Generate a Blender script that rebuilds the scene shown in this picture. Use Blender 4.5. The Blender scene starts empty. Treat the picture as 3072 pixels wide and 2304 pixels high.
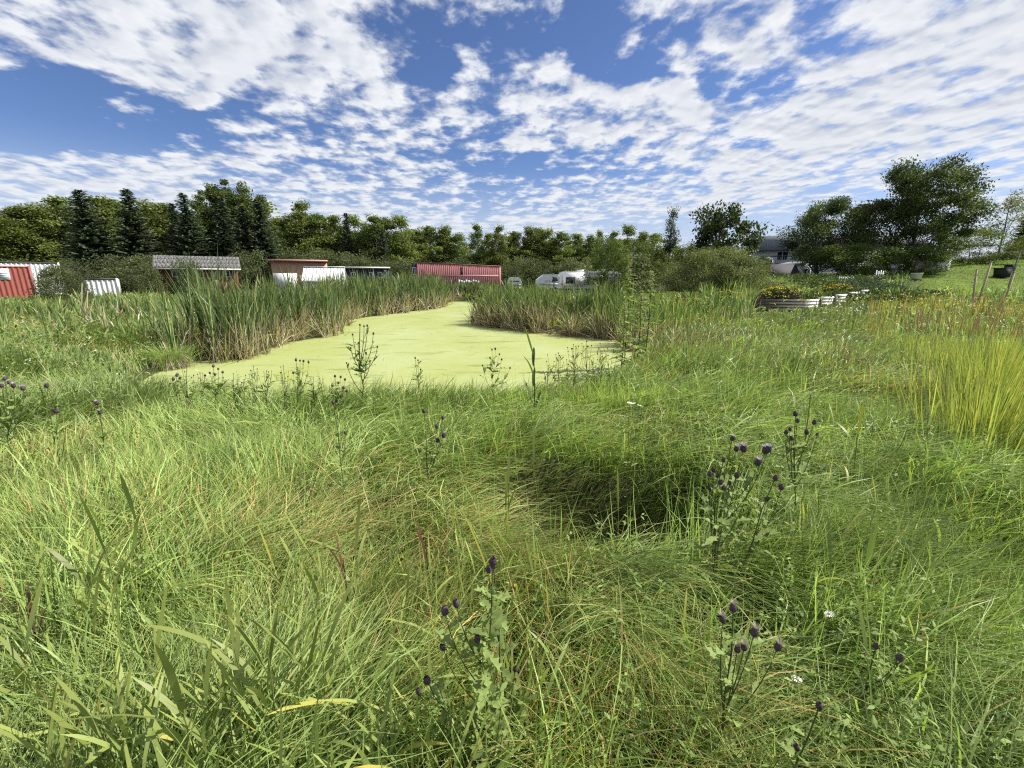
import bpy, math, random
import numpy as np
from mathutils import Vector, Matrix, Euler
R = math.radians
scene = bpy.context.scene
COL = scene.collection

# ------------------------------------------------------------------ camera, sky, sun, exposure
FPX, PITCH, CAMZ = 1289.0, R(13.8), 2.2
cam_d = bpy.data.cameras.new('camera'); cam = bpy.data.objects.new('camera', cam_d); COL.objects.link(cam)
cam.location = (0, 0, CAMZ); cam.rotation_euler = (math.pi/2 - PITCH, 0, 0)
cam_d.sensor_width = 36; cam_d.lens = 36*FPX/3072; cam_d.clip_start = 0.05; cam_d.clip_end = 3000
scene.camera = cam
SUN_EL, SUN_AZ = R(46), R(80)          # azimuth measured from the view direction (+Y) to the right (+X)
SUNV = Vector((math.sin(SUN_AZ)*math.cos(SUN_EL), math.cos(SUN_AZ)*math.cos(SUN_EL), math.sin(SUN_EL)))
sun_d = bpy.data.lights.new('sun', 'SUN'); sun = bpy.data.objects.new('sun', sun_d); COL.objects.link(sun)
sun_d.energy = 4.8; sun_d.angle = R(0.6); sun_d.color = (1.0, 0.965, 0.90)
sun.rotation_euler = SUNV.to_track_quat('Z', 'Y').to_euler()
scene.view_settings.view_transform = 'Standard'; scene.view_settings.look = 'None'
scene.view_settings.gamma = 1.0; scene.view_settings.use_curve_mapping = False
scene.view_settings.exposure = 0.80
scene.cycles.max_bounces = 4; scene.cycles.diffuse_bounces = 2; scene.cycles.glossy_bounces = 2
scene.cycles.transmission_bounces = 4; scene.cycles.transparent_max_bounces = 6
scene.cycles.sample_clamp_indirect = 6.0; scene.cycles.use_denoising = False; scene.cycles.filter_width = 1.2

def ray(x, y):
    dx, dy = (x-1536)/FPX, (1152-y)/FPX
    c, s = math.cos(PITCH), math.sin(PITCH)
    return dx, c+dy*s, -s+dy*c
def at(x, y, D):                        # photo pixel at depth D (metres along +Y)
    a, b, c = ray(x, y); k = D/b
    return Vector((a*k, D, CAMZ+c*k))
def onz(x, y, z):                       # photo pixel on the level z
    a, b, c = ray(x, y); k = (z-CAMZ)/c
    return Vector((a*k, b*k, z))

# world: Nishita air with a broken altocumulus deck laid on a level above it
W = bpy.data.worlds.new('World'); scene.world = W; W.use_nodes = True
W.cycles.sampling_method = 'MANUAL'; W.cycles.sample_map_resolution = 512
nt = W.node_tree; nt.nodes.clear(); LK = nt.links.new
def N(t, **kw):
    n = nt.nodes.new(t)
    for k, v in kw.items(): setattr(n, k, v)
    return n
def M(op, a, b=None, c=None, clamp=False):
    n = N('ShaderNodeMath', operation=op, use_clamp=clamp)
    for i, v in enumerate((a, b, c)):
        if v is None: continue
        if isinstance(v, (int, float)): n.inputs[i].default_value = v
        else: LK(v, n.inputs[i])
    return n.outputs[0]
def MR(v, a, b, c=0.0, d=1.0, smooth=True):
    n = N('ShaderNodeMapRange', interpolation_type='SMOOTHSTEP' if smooth else 'LINEAR')
    LK(v, n.inputs[0])
    for i, q in enumerate((a, b, c, d)): n.inputs[i+1].default_value = q
    return n.outputs[0]
sky = N('ShaderNodeTexSky', sky_type='NISHITA'); sky.sun_disc = False
sky.sun_elevation = SUN_EL; sky.sun_rotation = SUN_AZ; sky.altitude = 700; sky.air_density = 1.0; sky.dust_density = 0.6; sky.ozone_density = 2.2
tc = N('ShaderNodeTexCoord'); sep = N('ShaderNodeSeparateXYZ'); LK(tc.outputs['Generated'], sep.inputs[0])
zc = M('MAXIMUM', sep.outputs[2], 0.0); zz = M('ADD', zc, 0.10)
uu = M('DIVIDE', sep.outputs[0], zz); vv = M('DIVIDE', sep.outputs[1], zz)
cmb = N('ShaderNodeCombineXYZ'); LK(uu, cmb.inputs[0]); LK(vv, cmb.inputs[1])
def uvpx(x, y):
    a, b, c = ray(x, y); l = math.sqrt(a*a+b*b+c*c); a, b, c = a/l, b/l, c/l
    return a/(max(c, 0)+0.10), b/(max(c, 0)+0.10)
def noise(vec, scale, detail, rough, dist=0.0, lac=2.0):
    n = N('ShaderNodeTexNoise', noise_dimensions='2D'); LK(vec, n.inputs['Vector'])
    n.inputs['Scale'].default_value = scale; n.inputs['Detail'].default_value = detail
    n.inputs['Roughness'].default_value = rough; n.inputs['Lacunarity'].default_value = lac; n.inputs['Distortion'].default_value = dist
    return n.outputs['Fac']
def shift(vec, x, y, z=0, sx=1, sy=1, rot=0):
    n = N('ShaderNodeMapping'); LK(vec, n.inputs[0]); n.inputs['Location'].default_value = (x, y, z)
    n.inputs['Scale'].default_value = (sx, sy, 1); n.inputs['Rotation'].default_value = (0, 0, rot); return n.outputs[0]
UV = cmb.outputs[0]
PV = shift(UV, 1.3, 2.9, 0, 1.12, .92, R(-8))
big = noise(shift(UV, 3.1, 7.7, 0, 1.0, .8, R(-8)), 1.1, 2, 0.5)
puff = noise(PV, 5.0, 6.0, 0.58, 0.1)
lo0 = noise(PV, 5.0, 2.5, 0.5); lo1 = noise(shift(PV, SUNV.x*.04, SUNV.y*.04+.03), 5.0, 2.5, 0.5)
fine_n = noise(shift(UV, 5.2, 1.1, 0, 1.1, 1.0, R(15)), 13.0, 3.0, 0.6)
d0 = M('ADD', M('ADD', M('MULTIPLY', big, 0.36), M('MULTIPLY', puff, 0.72)), M('MULTIPLY', M('SUBTRACT', fine_n, .5), .26))
d0 = M('ADD', d0, .035)
# broad openings and banks in the deck, as the photograph shows them: pixel, radii, turn, strength
BLOBS = [((60, 270), .75, .34, 25, -.40), ((20, 400), .9, .40, 10, -.34), ((330, 400), .55, .22, 15, -.17), ((640, 350), .45, .13, -20, -.16), ((960, 400), .5, .14, -20, -.12),
         ((1330, 200), .22, .30, -15, -.19), ((1740, 130), .30, .24, 30, -.27), ((1900, 215), .24, .16, 20, -.20), ((2210, 255), .42, .18, 35, -.25), ((2050, 170), .25, .2, 0, -.12),
         ((2520, 60), .45, .12, 60, -.20), ((1640, 495), .7, .25, 0, -.20), ((2250, 420), .40, .14, 20, -.16), ((2330, 705), 2.4, 1.2, 0, -.24), ((1450, 640), 1.6, .4, 0, -.06),
         ((700, 120), 1.0, .5, -25, .08), ((2850, 250), 1.2, 1.0, 0, .14), ((2600, 480), 1.3, .8, 0, .10)]
wn = N('ShaderNodeTexNoise', noise_dimensions='2D'); LK(UV, wn.inputs['Vector']); wn.inputs['Scale'].default_value = 2.6; wn.inputs['Detail'].default_value = 2
wv = N('ShaderNodeVectorMath', operation='MULTIPLY_ADD'); LK(wn.outputs['Color'], wv.inputs[0]); wv.inputs[1].default_value = (.5, .5, 0); wv.inputs[2].default_value = (-.25, -.25, 0)
wa = N('ShaderNodeVectorMath', operation='ADD'); LK(UV, wa.inputs[0]); LK(wv.outputs[0], wa.inputs[1]); UW = wa.outputs[0]
cov = None
for (p, rx, ry, tr, s) in BLOBS:
    u, v = uvpx(*p); m = N('ShaderNodeMapping', vector_type='TEXTURE'); LK(UW, m.inputs[0])
    m.inputs['Location'].default_value = (u, v, 0); m.inputs['Rotation'].default_value = (0, 0, R(tr)); m.inputs['Scale'].default_value = (rx, ry, 1)
    g = N('ShaderNodeTexGradient', gradient_type='SPHERICAL'); LK(m.outputs[0], g.inputs[0])
    t = M('MULTIPLY', MR(g.outputs[1], 0, .8), s*.88)
    cov = t if cov is None else M('ADD', cov, t)
dens = M('ADD', d0, cov)
alpha = M('MULTIPLY', MR(dens, 0.44, 0.69), MR(sep.outputs[2], -.03, .02))
thick = MR(dens, 0.56, 0.80)
lit = M('ADD', M('MULTIPLY', MR(M('SUBTRACT', lo0, lo1), -0.14, 0.12), .55), M('MULTIPLY', MR(puff, .36, .62), .45))
mixc = N('ShaderNodeMix', data_type='RGBA'); LK(lit, mixc.inputs[0])
mixc.inputs[6].default_value = (0.315, 0.345, 0.41, 1); mixc.inputs[7].default_value = (0.565, 0.575, 0.59, 1)
mixt = N('ShaderNodeMix', data_type='RGBA'); LK(M('MULTIPLY', thick, 0.5), mixt.inputs[0]); LK(mixc.outputs[2], mixt.inputs[6]); mixt.inputs[7].default_value = (0.375, 0.395, 0.44, 1)
blue = N('ShaderNodeMix', data_type='RGBA', blend_type='MULTIPLY'); blue.inputs[0].default_value = 1
LK(sky.outputs[0], blue.inputs[6]); blue.inputs[7].default_value = (0.047, 0.053, 0.069, 1)
mixs = N('ShaderNodeMix', data_type='RGBA'); LK(alpha, mixs.inputs[0]); LK(blue.outputs[2], mixs.inputs[6]); LK(mixt.outputs[2], mixs.inputs[7])
hz = N('ShaderNodeMix', data_type='RGBA'); LK(MR(sep.outputs[2], 0.0, 0.24, 0.78, 0.0), hz.inputs[0]); LK(mixs.outputs[2], hz.inputs[6]); hz.inputs[7].default_value = (0.42, 0.455, 0.51, 1)
bg = N('ShaderNodeBackground'); bg.inputs[1].default_value = 1.0; LK(hz.outputs[2], bg.inputs[0])
wo = N('ShaderNodeOutputWorld'); LK(bg.outputs[0], wo.inputs[0])

# ------------------------------------------------------------------ mesh helpers
class MB:
    def __init__(s): s.V, s.Q, s.T, s.C, s.n = [], [], [], [], 0
    def add(s, V, F, C=(1, 1, 1)):
        V = np.asarray(V, float).reshape(-1, 3); C = np.asarray(C, float)
        if C.ndim == 1: C = np.tile(C, (len(V), 1))
        s.V.append(V); s.C.append(C)
        for f in (F if isinstance(F, (list, tuple)) and len(F) and isinstance(F[0], np.ndarray) else [F]):
            if isinstance(f, np.ndarray):
                if f.size: (s.Q if f.shape[1] == 4 else s.T).append(f+s.n)
            else:
                for q in f: (s.Q if len(q) == 4 else s.T).append(np.array([q])+s.n)
        s.n += len(V); return s
    def mesh(s, name, mats, smooth=False):
        me = bpy.data.meshes.new(name)
        V = np.concatenate(s.V) if s.V else np.zeros((0, 3)); C = np.concatenate(s.C)
        Q = np.concatenate(s.Q) if s.Q else np.zeros((0, 4), int); T = np.concatenate(s.T) if s.T else np.zeros((0, 3), int)
        me.vertices.add(len(V)); me.vertices.foreach_set('co', V.astype(np.float32).ravel())
        me.loops.add(Q.size+T.size); me.loops.foreach_set('vertex_index', np.concatenate([Q.ravel(), T.ravel()]).astype(np.int32))
        me.polygons.add(len(Q)+len(T))
        me.polygons.foreach_set('loop_start', np.concatenate([np.arange(len(Q))*4, len(Q)*4+np.arange(len(T))*3]).astype(np.int32))
        if smooth: me.polygons.foreach_set('use_smooth', np.ones(len(Q)+len(T), bool))
        a = me.color_attributes.new('col', 'FLOAT_COLOR', 'POINT')
        a.data.foreach_set('color', np.concatenate([C, np.ones((len(C), 1))], 1).astype(np.float32).ravel())
        me.update(calc_edges=True); me.validate()
        for m in (mats if isinstance(mats, (list, tuple)) else [mats]): me.materials.append(m)
        return me
    def build(s, name, mat, parent=None, smooth=False):
        return link(name, s.mesh(name, mat, smooth), parent)
def link(name, me, parent=None, loc=None, rot=None, scale=None):
    o = bpy.data.objects.new(name, me); COL.objects.link(o)
    if parent is not None: o.parent = parent
    if loc is not None: o.location = loc
    if rot is not None: o.rotation_euler = rot
    if scale is not None: o.scale = (scale,)*3 if isinstance(scale, (int, float)) else scale
    return o
def tag(o, label=None, cat=None, group=None, kind=None):
    if label: o['label'] = label
    if cat: o['category'] = cat
    if group: o['group'] = group
    if kind: o['kind'] = kind
    return o
def thing(name, label, cat, loc=(0, 0, 0), rz=0.0, group=None):
    o = bpy.data.objects.new(name, None); COL.objects.link(o); o.empty_display_size = .2
    o.location = loc; o.rotation_euler = (0, 0, rz)
    return tag(o, label, cat, group)
BOXF = np.array([[0, 3, 2, 1], [4, 5, 6, 7], [0, 1, 5, 4], [1, 2, 6, 5], [2, 3, 7, 6], [3, 0, 4, 7]])
def box(x0, x1, y0, y1, z0, z1):
    return np.array([[x0, y0, z0], [x1, y0, z0], [x1, y1, z0], [x0, y1, z0], [x0, y0, z1], [x1, y0, z1], [x1, y1, z1], [x0, y1, z1]], float), BOXF
def part(name, mat, parent, *boxes):
    m = MB()
    for b in boxes: m.add(*box(*b))
    return m.build(name, mat, parent)
def tube(P, rad, ns=6, cap=True):
    P = np.asarray(P, float); n = len(P); rad = np.broadcast_to(np.asarray(rad, float), (n,))
    T = np.gradient(P, axis=0); T /= np.linalg.norm(T, axis=1)[:, None]+1e-9
    ref = np.array([0, 0, 1.]) if abs(T[0][2]) < .9 else np.array([1., 0, 0])
    A = np.cross(T, ref); A /= np.linalg.norm(A, axis=1)[:, None]+1e-9; B = np.cross(T, A)
    th = np.arange(ns)*2*math.pi/ns
    V = P[:, None, :]+rad[:, None, None]*(np.cos(th)[None, :, None]*A[:, None, :]+np.sin(th)[None, :, None]*B[:, None, :])
    i = np.arange(n-1)[:, None]*ns; j = np.arange(ns)[None, :]; k = (j+1) % ns
    F = np.stack([i+j, i+k, i+ns+k, i+ns+j], -1).reshape(-1, 4)
    return V.reshape(-1, 3), F
def lathe(prof, ns=10):                 # prof: list of (r, z)
    prof = np.array(prof, float); th = np.arange(ns)*2*math.pi/ns
    V = np.stack([prof[:, 0][:, None]*np.cos(th), prof[:, 0][:, None]*np.sin(th), np.repeat(prof[:, 1][:, None], ns, 1)], -1).reshape(-1, 3)
    i = np.arange(len(prof)-1)[:, None]*ns; j = np.arange(ns)[None, :]; k = (j+1) % ns
    return V, np.stack([i+j, i+k, i+ns+k, i+ns+j], -1).reshape(-1, 4)
def unit(v): return v/(np.linalg.norm(v, axis=-1, keepdims=True)+1e-9)
def leaf_quads(C, size, rng, ratio=.45, up=0.0, dirs=None):
    n = len(C); size = np.broadcast_to(size, (n,))[:, None]
    a = unit(rng.normal(size=(n, 3))+np.array([0, 0, up])) if dirs is None else unit(dirs)
    b = unit(np.cross(a, rng.normal(size=(n, 3))))
    nrm = np.cross(a, b)
    V = np.stack([C-a*size*.5, C+b*size*ratio*.5+nrm*size*.06, C+a*size*.5, C-b*size*ratio*.5+nrm*size*.06], 1).reshape(-1, 3)
    return V, np.arange(4*n).reshape(n, 4)

# value noise, vectorised
def _h(ix, iy, seed):
    v = np.sin(ix*127.1+iy*311.7+seed*74.7)*43758.5453; return v-np.floor(v)
def vn(x, y, seed=0):
    ix, iy = np.floor(x), np.floor(y); fx, fy = x-ix, y-iy
    fx, fy = fx*fx*(3-2*fx), fy*fy*(3-2*fy)
    a, b, c, d = _h(ix, iy, seed), _h(ix+1, iy, seed), _h(ix, iy+1, seed), _h(ix+1, iy+1, seed)
    return (a*(1-fx)+b*fx)*(1-fy)+(c*(1-fx)+d*fx)*fy
def fbm(x, y, seed=0, o=3):
    t, a, s = 0, .5, 0
    for k in range(o): t = t+a*vn(x*2**k, y*2**k, seed+k); s += a; a *= .5
    return t/s
def sstep(x, a, b):
    t = np.clip((x-a)/(b-a), 0, 1); return t*t*(3-2*t)

# ------------------------------------------------------------------ materials
def mat_nodes(name):
    m = bpy.data.materials.new(name); m.use_nodes = True; t = m.node_tree; t.nodes.clear(); return m, t
def foliage(name, trans=.35, rough=.55, spec=.3, vary=.0, tcol=(1.25, 1.3, .7)):
    m, t = mat_nodes(name); L = t.links.new
    a = t.nodes.new('ShaderNodeAttribute'); a.attribute_name = 'col'
    src = a.outputs['Color']
    if vary:
        oi = t.nodes.new('ShaderNodeObjectInfo'); hs = t.nodes.new('ShaderNodeHueSaturation')
        mr = t.nodes.new('ShaderNodeMapRange'); L(oi.outputs['Random'], mr.inputs[0]); mr.inputs[3].default_value = 1-vary; mr.inputs[4].default_value = 1+vary
        m2 = t.nodes.new('ShaderNodeMapRange'); mu = t.nodes.new('ShaderNodeMath'); mu.operation = 'FRACT'; mm = t.nodes.new('ShaderNodeMath'); mm.operation = 'MULTIPLY'; mm.inputs[1].default_value = 7.3
        L(oi.outputs['Random'], mm.inputs[0]); L(mm.outputs[0], mu.inputs[0]); L(mu.outputs[0], m2.inputs[0]); m2.inputs[3].default_value = .485; m2.inputs[4].default_value = .512
        L(mr.outputs[0], hs.inputs['Value']); L(m2.outputs[0], hs.inputs['Hue']); L(src, hs.inputs['Color']); src = hs.outputs[0]
    p = t.nodes.new('ShaderNodeBsdfPrincipled'); L(src, p.inputs['Base Color']); p.inputs['Roughness'].default_value = rough; p.inputs['Specular IOR Level'].default_value = spec
    mx = t.nodes.new('ShaderNodeMix'); mx.data_type = 'RGBA'; mx.blend_type = 'MULTIPLY'; mx.inputs[0].default_value = 1; L(src, mx.inputs[6]); mx.inputs[7].default_value = (*tcol, 1)
    tr = t.nodes.new('ShaderNodeBsdfTranslucent'); L(mx.outputs[2], tr.inputs[0])
    ms = t.nodes.new('ShaderNodeMixShader'); ms.inputs[0].default_value = trans; L(p.outputs[0], ms.inputs[1]); L(tr.outputs[0], ms.inputs[2])
    o = t.nodes.new('ShaderNodeOutputMaterial'); L(ms.outputs[0], o.inputs[0]); return m
def paint(name, c, rough=.55, var=.25, scale=3.0, dirt=None, metal=0.0, stretch=(1, 1, 1), bump=0.0, spec=.4):
    m, t = mat_nodes(name); L = t.links.new
    tcn = t.nodes.new('ShaderNodeTexCoord'); mp = t.nodes.new('ShaderNodeMapping'); L(tcn.outputs['Object'], mp.inputs[0]); mp.inputs['Scale'].default_value = stretch
    n = t.nodes.new('ShaderNodeTexNoise'); L(mp.outputs[0], n.inputs[0]); n.inputs['Scale'].default_value = scale; n.inputs['Detail'].default_value = 7; n.inputs['Roughness'].default_value = .65
    cr = t.nodes.new('ShaderNodeMapRange'); L(n.outputs['Fac'], cr.inputs[0]); cr.inputs[1].default_value = .35; cr.inputs[2].default_value = .7
    mx = t.nodes.new('ShaderNodeMix'); mx.data_type = 'RGBA'; L(cr.outputs[0], mx.inputs[0]); mx.inputs[6].default_value = (*c, 1)
    d = dirt if dirt else tuple(q*(1-var) for q in c); mx.inputs[7].default_value = (*d, 1)
    p = t.nodes.new('ShaderNodeBsdfPrincipled'); L(mx.outputs[2], p.inputs['Base Color']); p.inputs['Roughness'].default_value = rough; p.inputs['Metallic'].default_value = metal; p.inputs['Specular IOR Level'].default_value = spec
    if bump:
        b = t.nodes.new('ShaderNodeBump'); b.inputs['Strength'].default_value = bump; b.inputs['Distance'].default_value = .02; L(n.outputs['Fac'], b.inputs['Height']); L(b.outputs[0], p.inputs['Normal'])
    o = t.nodes.new('ShaderNodeOutputMaterial'); L(p.outputs[0], o.inputs[0]); return m
GRASS = foliage('grass_blades', .36, .47, .32, tcol=(1.15, 1.3, .65))
LAWN = foliage('lawn_blades', .30, .7, .1)
LEAF = foliage('tree_leaves', .40, .55, .25, vary=.14)
NEEDLE = foliage('spruce_needles', .12, .6, .2, vary=.12)
REED = foliage('reed_leaves', .28, .45, .4)
HERB = foliage('herb_leaves', .30, .6, .18)
BARK = paint('bark', (.14, .115, .09), .9, .5, 6, stretch=(3, 3, .6), bump=.6)
PALEBARK = paint('pale_bark', (.38, .36, .31), .85, .55, 5, stretch=(2, 2, 1), bump=.3)
WHITE = paint('white_metal_paint', (.78, .79, .80), .45, .14, 2, dirt=(.62, .61, .57))
WHITEP = paint('white_plank_paint', (.80, .79, .76), .6, .3, 9, dirt=(.55, .50, .42), stretch=(.3, 3, 3))
CREAM = paint('vehicle_white', (.80, .80, .79), .3, .1, 1.5)
GREYBAND = paint('vehicle_grey_band', (.30, .32, .36), .35, .2, 3)
REDSTEEL = paint('red_container_steel', (.33, .085, .062), .6, .4, 2.2, dirt=(.25, .08, .058))
REDWOOD = paint('faded_red_boards', (.31, .105, .105), .85, .35, 4, dirt=(.37, .17, .165), stretch=(2, 2, .3))
PINKTRIM = paint('faded_pink_trim', (.55, .30, .29), .8, .3, 6)
TANWOOD = paint('tan_plywood', (.50, .31, .19), .8, .25, 3, stretch=(.4, 1, 2))
REDFASCIA = paint('rust_fascia', (.40, .19, .14), .8, .3, 5)
NAVY = paint('navy_boards', (.035, .045, .085), .7, .4, 4, stretch=(3, 1, .4))
SHEDWOOD = paint('brown_red_boards', (.15, .045, .032), .85, .4, 4, stretch=(2, 2, .3))
SHINGLE = paint('weathered_shingle', (.20, .195, .19), .9, .5, 5, dirt=(.07, .068, .06), bump=.4)
DARKROOF = paint('dark_roofing', (.055, .05, .055), .85, .3, 8)
GREYROOF = paint('grey_roofing', (.17, .19, .20), .85, .25, 6)
SIDING = paint('white_siding', (.66, .70, .74), .6, .1, 2)
DARKTRIM = paint('dark_trim', (.03, .03, .035), .6, .3, 6)
OLDWOOD = paint('weathered_grey_wood', (.125, .115, .10), .9, .5, 7, stretch=(.3, 3, 3), bump=.5)
TIMBER = paint('raw_timber', (.36, .30, .20), .85, .3, 6, stretch=(3, 3, .4))
RUBBER = paint('black_rubber', (.02, .02, .02), .8, .2, 4)
STEEL = paint('grey_steel', (.35, .36, .37), .4, .25, 5, metal=.6)
def glass(name, c=(.02, .025, .03)):
    m, t = mat_nodes(name); p = t.nodes.new('ShaderNodeBsdfPrincipled'); p.inputs['Base Color'].default_value = (*c, 1); p.inputs['Roughness'].default_value = .08
    o = t.nodes.new('ShaderNodeOutputMaterial'); t.links.new(p.outputs[0], o.inputs[0]); return m
GLASS = glass('window_glass')
HEADM = foliage('flower_heads', .15, .7, .2, tcol=(1, 1, 1))
# ------------------------------------------------------------------ terrain
POND_PX = [(1338, 905), (1425, 905), (1450, 935), (1440, 975), (1560, 993), (1700, 1004), (1860, 1020), (1900, 1050), (1880, 1130), (1760, 1195),
           (1500, 1225), (1200, 1235), (900, 1232), (600, 1222), (400, 1205), (385, 1165), (470, 1118), (560, 1086), (740, 1074), (835, 1032),
           (985, 1008), (1025, 962), (1175, 941), (1300, 926)]
POND = np.array([[onz(x, y, 0).x, onz(x, y, 0).y] for x, y in POND_PX])
def pond_sd(x, y):
    """distance to the shoreline, negative over the water"""
    x, y = np.asarray(x, float), np.asarray(y, float); d = np.full(x.shape, 1e9); ins = np.zeros(x.shape, bool)
    n = len(POND)
    for i in range(n):
        ax, ay = POND[i]; bx, by = POND[(i+1) % n]; ex, ey = bx-ax, by-ay
        t = np.clip(((x-ax)*ex+(y-ay)*ey)/(ex*ex+ey*ey), 0, 1)
        d = np.minimum(d, np.hypot(x-ax-t*ex, y-ay-t*ey))
        c = ((ay > y) != (by > y)) & (x < (bx-ax)*(y-ay)/(by-ay+1e-12)+ax); ins ^= c
    return np.where(ins, -d, d)
PIT = (.56, 2.86)
def ground(x, y):
    x, y = np.asarray(x, float), np.asarray(y, float)
    b = .52+.10*(fbm(x/9+3, y/9, 5, 2)-.5)
    az = x/np.maximum(y, 1.0)
    b = b+sstep(az, .28, .56)*np.interp(y, [8, 14, 18, 24, 30, 40, 60, 90], [0, .2, .42, 1.0, 1.45, 1.9, 2.2, 2.4])
    b = b+sstep(az, .74, 1.08)*np.interp(y, [18, 24, 28, 34, 40, 60, 90], [0, -.18, -.25, .35, .95, 2.0, 2.2])
    near = 1-sstep(np.hypot(x, y), 7, 16)
    hum = (fbm(x/.85+11, y/.85+4, 21, 2)-.5)*.36+(fbm(x/2.3, y/2.3+9, 31, 2)-.5)*.30
    b = b+hum*near
    px, py = x-PIT[0], y-PIT[1]
    b = b-.80*np.exp(-((px/.78)**2+(py/.50)**2)**2.6)
    rx, ry = x-.12, y-2.40                                # ridge on the near left of the hollow
    u = rx*.78-ry*.62; v = rx*.62+ry*.78
    b = b+.05*np.exp(-(u/.75)**2-(v/.20)**2)
    b = b+.16*np.exp(-((x-.5)/.6)**2-((y-3.55)/.25)**2)   # far rim
    b = b-.45*np.exp(-((x-1.02)/.30)**2-((y-1.75)/.20)**2)  # second small hollow to the right
    far = np.hypot(x, y) > 13
    b = b+np.where(far, (fbm(x/4, y/4, 77, 2)-.5)*.25*sstep(np.hypot(x, y), 13, 20), 0)
    sd = pond_sd(x, y)
    return np.where(sd > 0, b*(1-np.exp(-sd/np.where(y < 7, 1.25, .75))), np.maximum(-.5, sd*.5))
def gz(x, y): return float(ground(np.array([x]), np.array([y]))[0])
def soil_mat():
    m, t = mat_nodes('turf_soil'); L = t.links.new
    tcn = t.nodes.new('ShaderNodeTexCoord'); n = t.nodes.new('ShaderNodeTexNoise'); L(tcn.outputs['Object'], n.inputs[0]); n.inputs['Scale'].default_value = .35; n.inputs['Detail'].default_value = 9; n.inputs['Roughness'].default_value = .7
    r = t.nodes.new('ShaderNodeValToRGB'); L(n.outputs['Fac'], r.inputs[0]); e = r.color_ramp.elements
    e[0].position = .3; e[0].color = (.030, .034, .013, 1); e[1].position = .75; e[1].color = (.075, .075, .030, 1)
    at_ = t.nodes.new('ShaderNodeAttribute'); at_.attribute_name = 'col'; mg = t.nodes.new('ShaderNodeMix'); mg.data_type = 'RGBA'; mg.blend_type = 'MULTIPLY'; mg.inputs[0].default_value = 1
    L(r.outputs[0], mg.inputs[6]); L(at_.outputs[0], mg.inputs[7])
    p = t.nodes.new('ShaderNodeBsdfPrincipled'); L(mg.outputs[2], p.inputs['Base Color']); p.inputs['Roughness'].default_value = .95; p.inputs['Specular IOR Level'].default_value = .1
    n2 = t.nodes.new('ShaderNodeTexNoise'); L(tcn.outputs['Object'], n2.inputs[0]); n2.inputs['Scale'].default_value = 14; n2.inputs['Detail'].default_value = 6
    b = t.nodes.new('ShaderNodeBump'); b.inputs['Strength'].default_value = .8; b.inputs['Distance'].default_value = .05; L(n2.outputs['Fac'], b.inputs['Height']); L(b.outputs[0], p.inputs['Normal'])
    o = t.nodes.new('ShaderNodeOutputMaterial'); L(p.outputs[0], o.inputs[0]); return m
def polar_sheet(rs, th):
    X = np.outer(rs, np.sin(th)); Y = np.outer(rs, np.cos(th)); return X, Y
rs = np.concatenate([[.02], np.geomspace(.25, 60, 160), np.geomspace(64, 900, 22)])
th = np.concatenate([np.linspace(-62, 62, 250), np.linspace(64, 296, 60)]); th = np.radians(th)
X, Y = polar_sheet(rs, th); Z = ground(X.ravel(), Y.ravel())
nr, na = X.shape; i = np.arange(nr-1)[:, None]*na; j = np.arange(na)[None, :]; k = (j+1) % na
F = np.stack([i+j, i+na+j, i+na+k, i+k], -1).reshape(-1, 4)
lw = sstep(X.ravel()-.86*Y.ravel(), 0, 3)*sstep(Y.ravel(), 22, 26)
gcol = np.array([1., 1., 1.])+(np.array([2.0, 2.7, 1.0])-1)*lw[:, None]
gm = MB(); gm.add(np.stack([X.ravel(), Y.ravel(), Z], 1), F, gcol)
tag(gm.build('ground', soil_mat(), smooth=True), 'rough grassy ground around the pond rising to the garden', 'ground', kind='structure')

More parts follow.
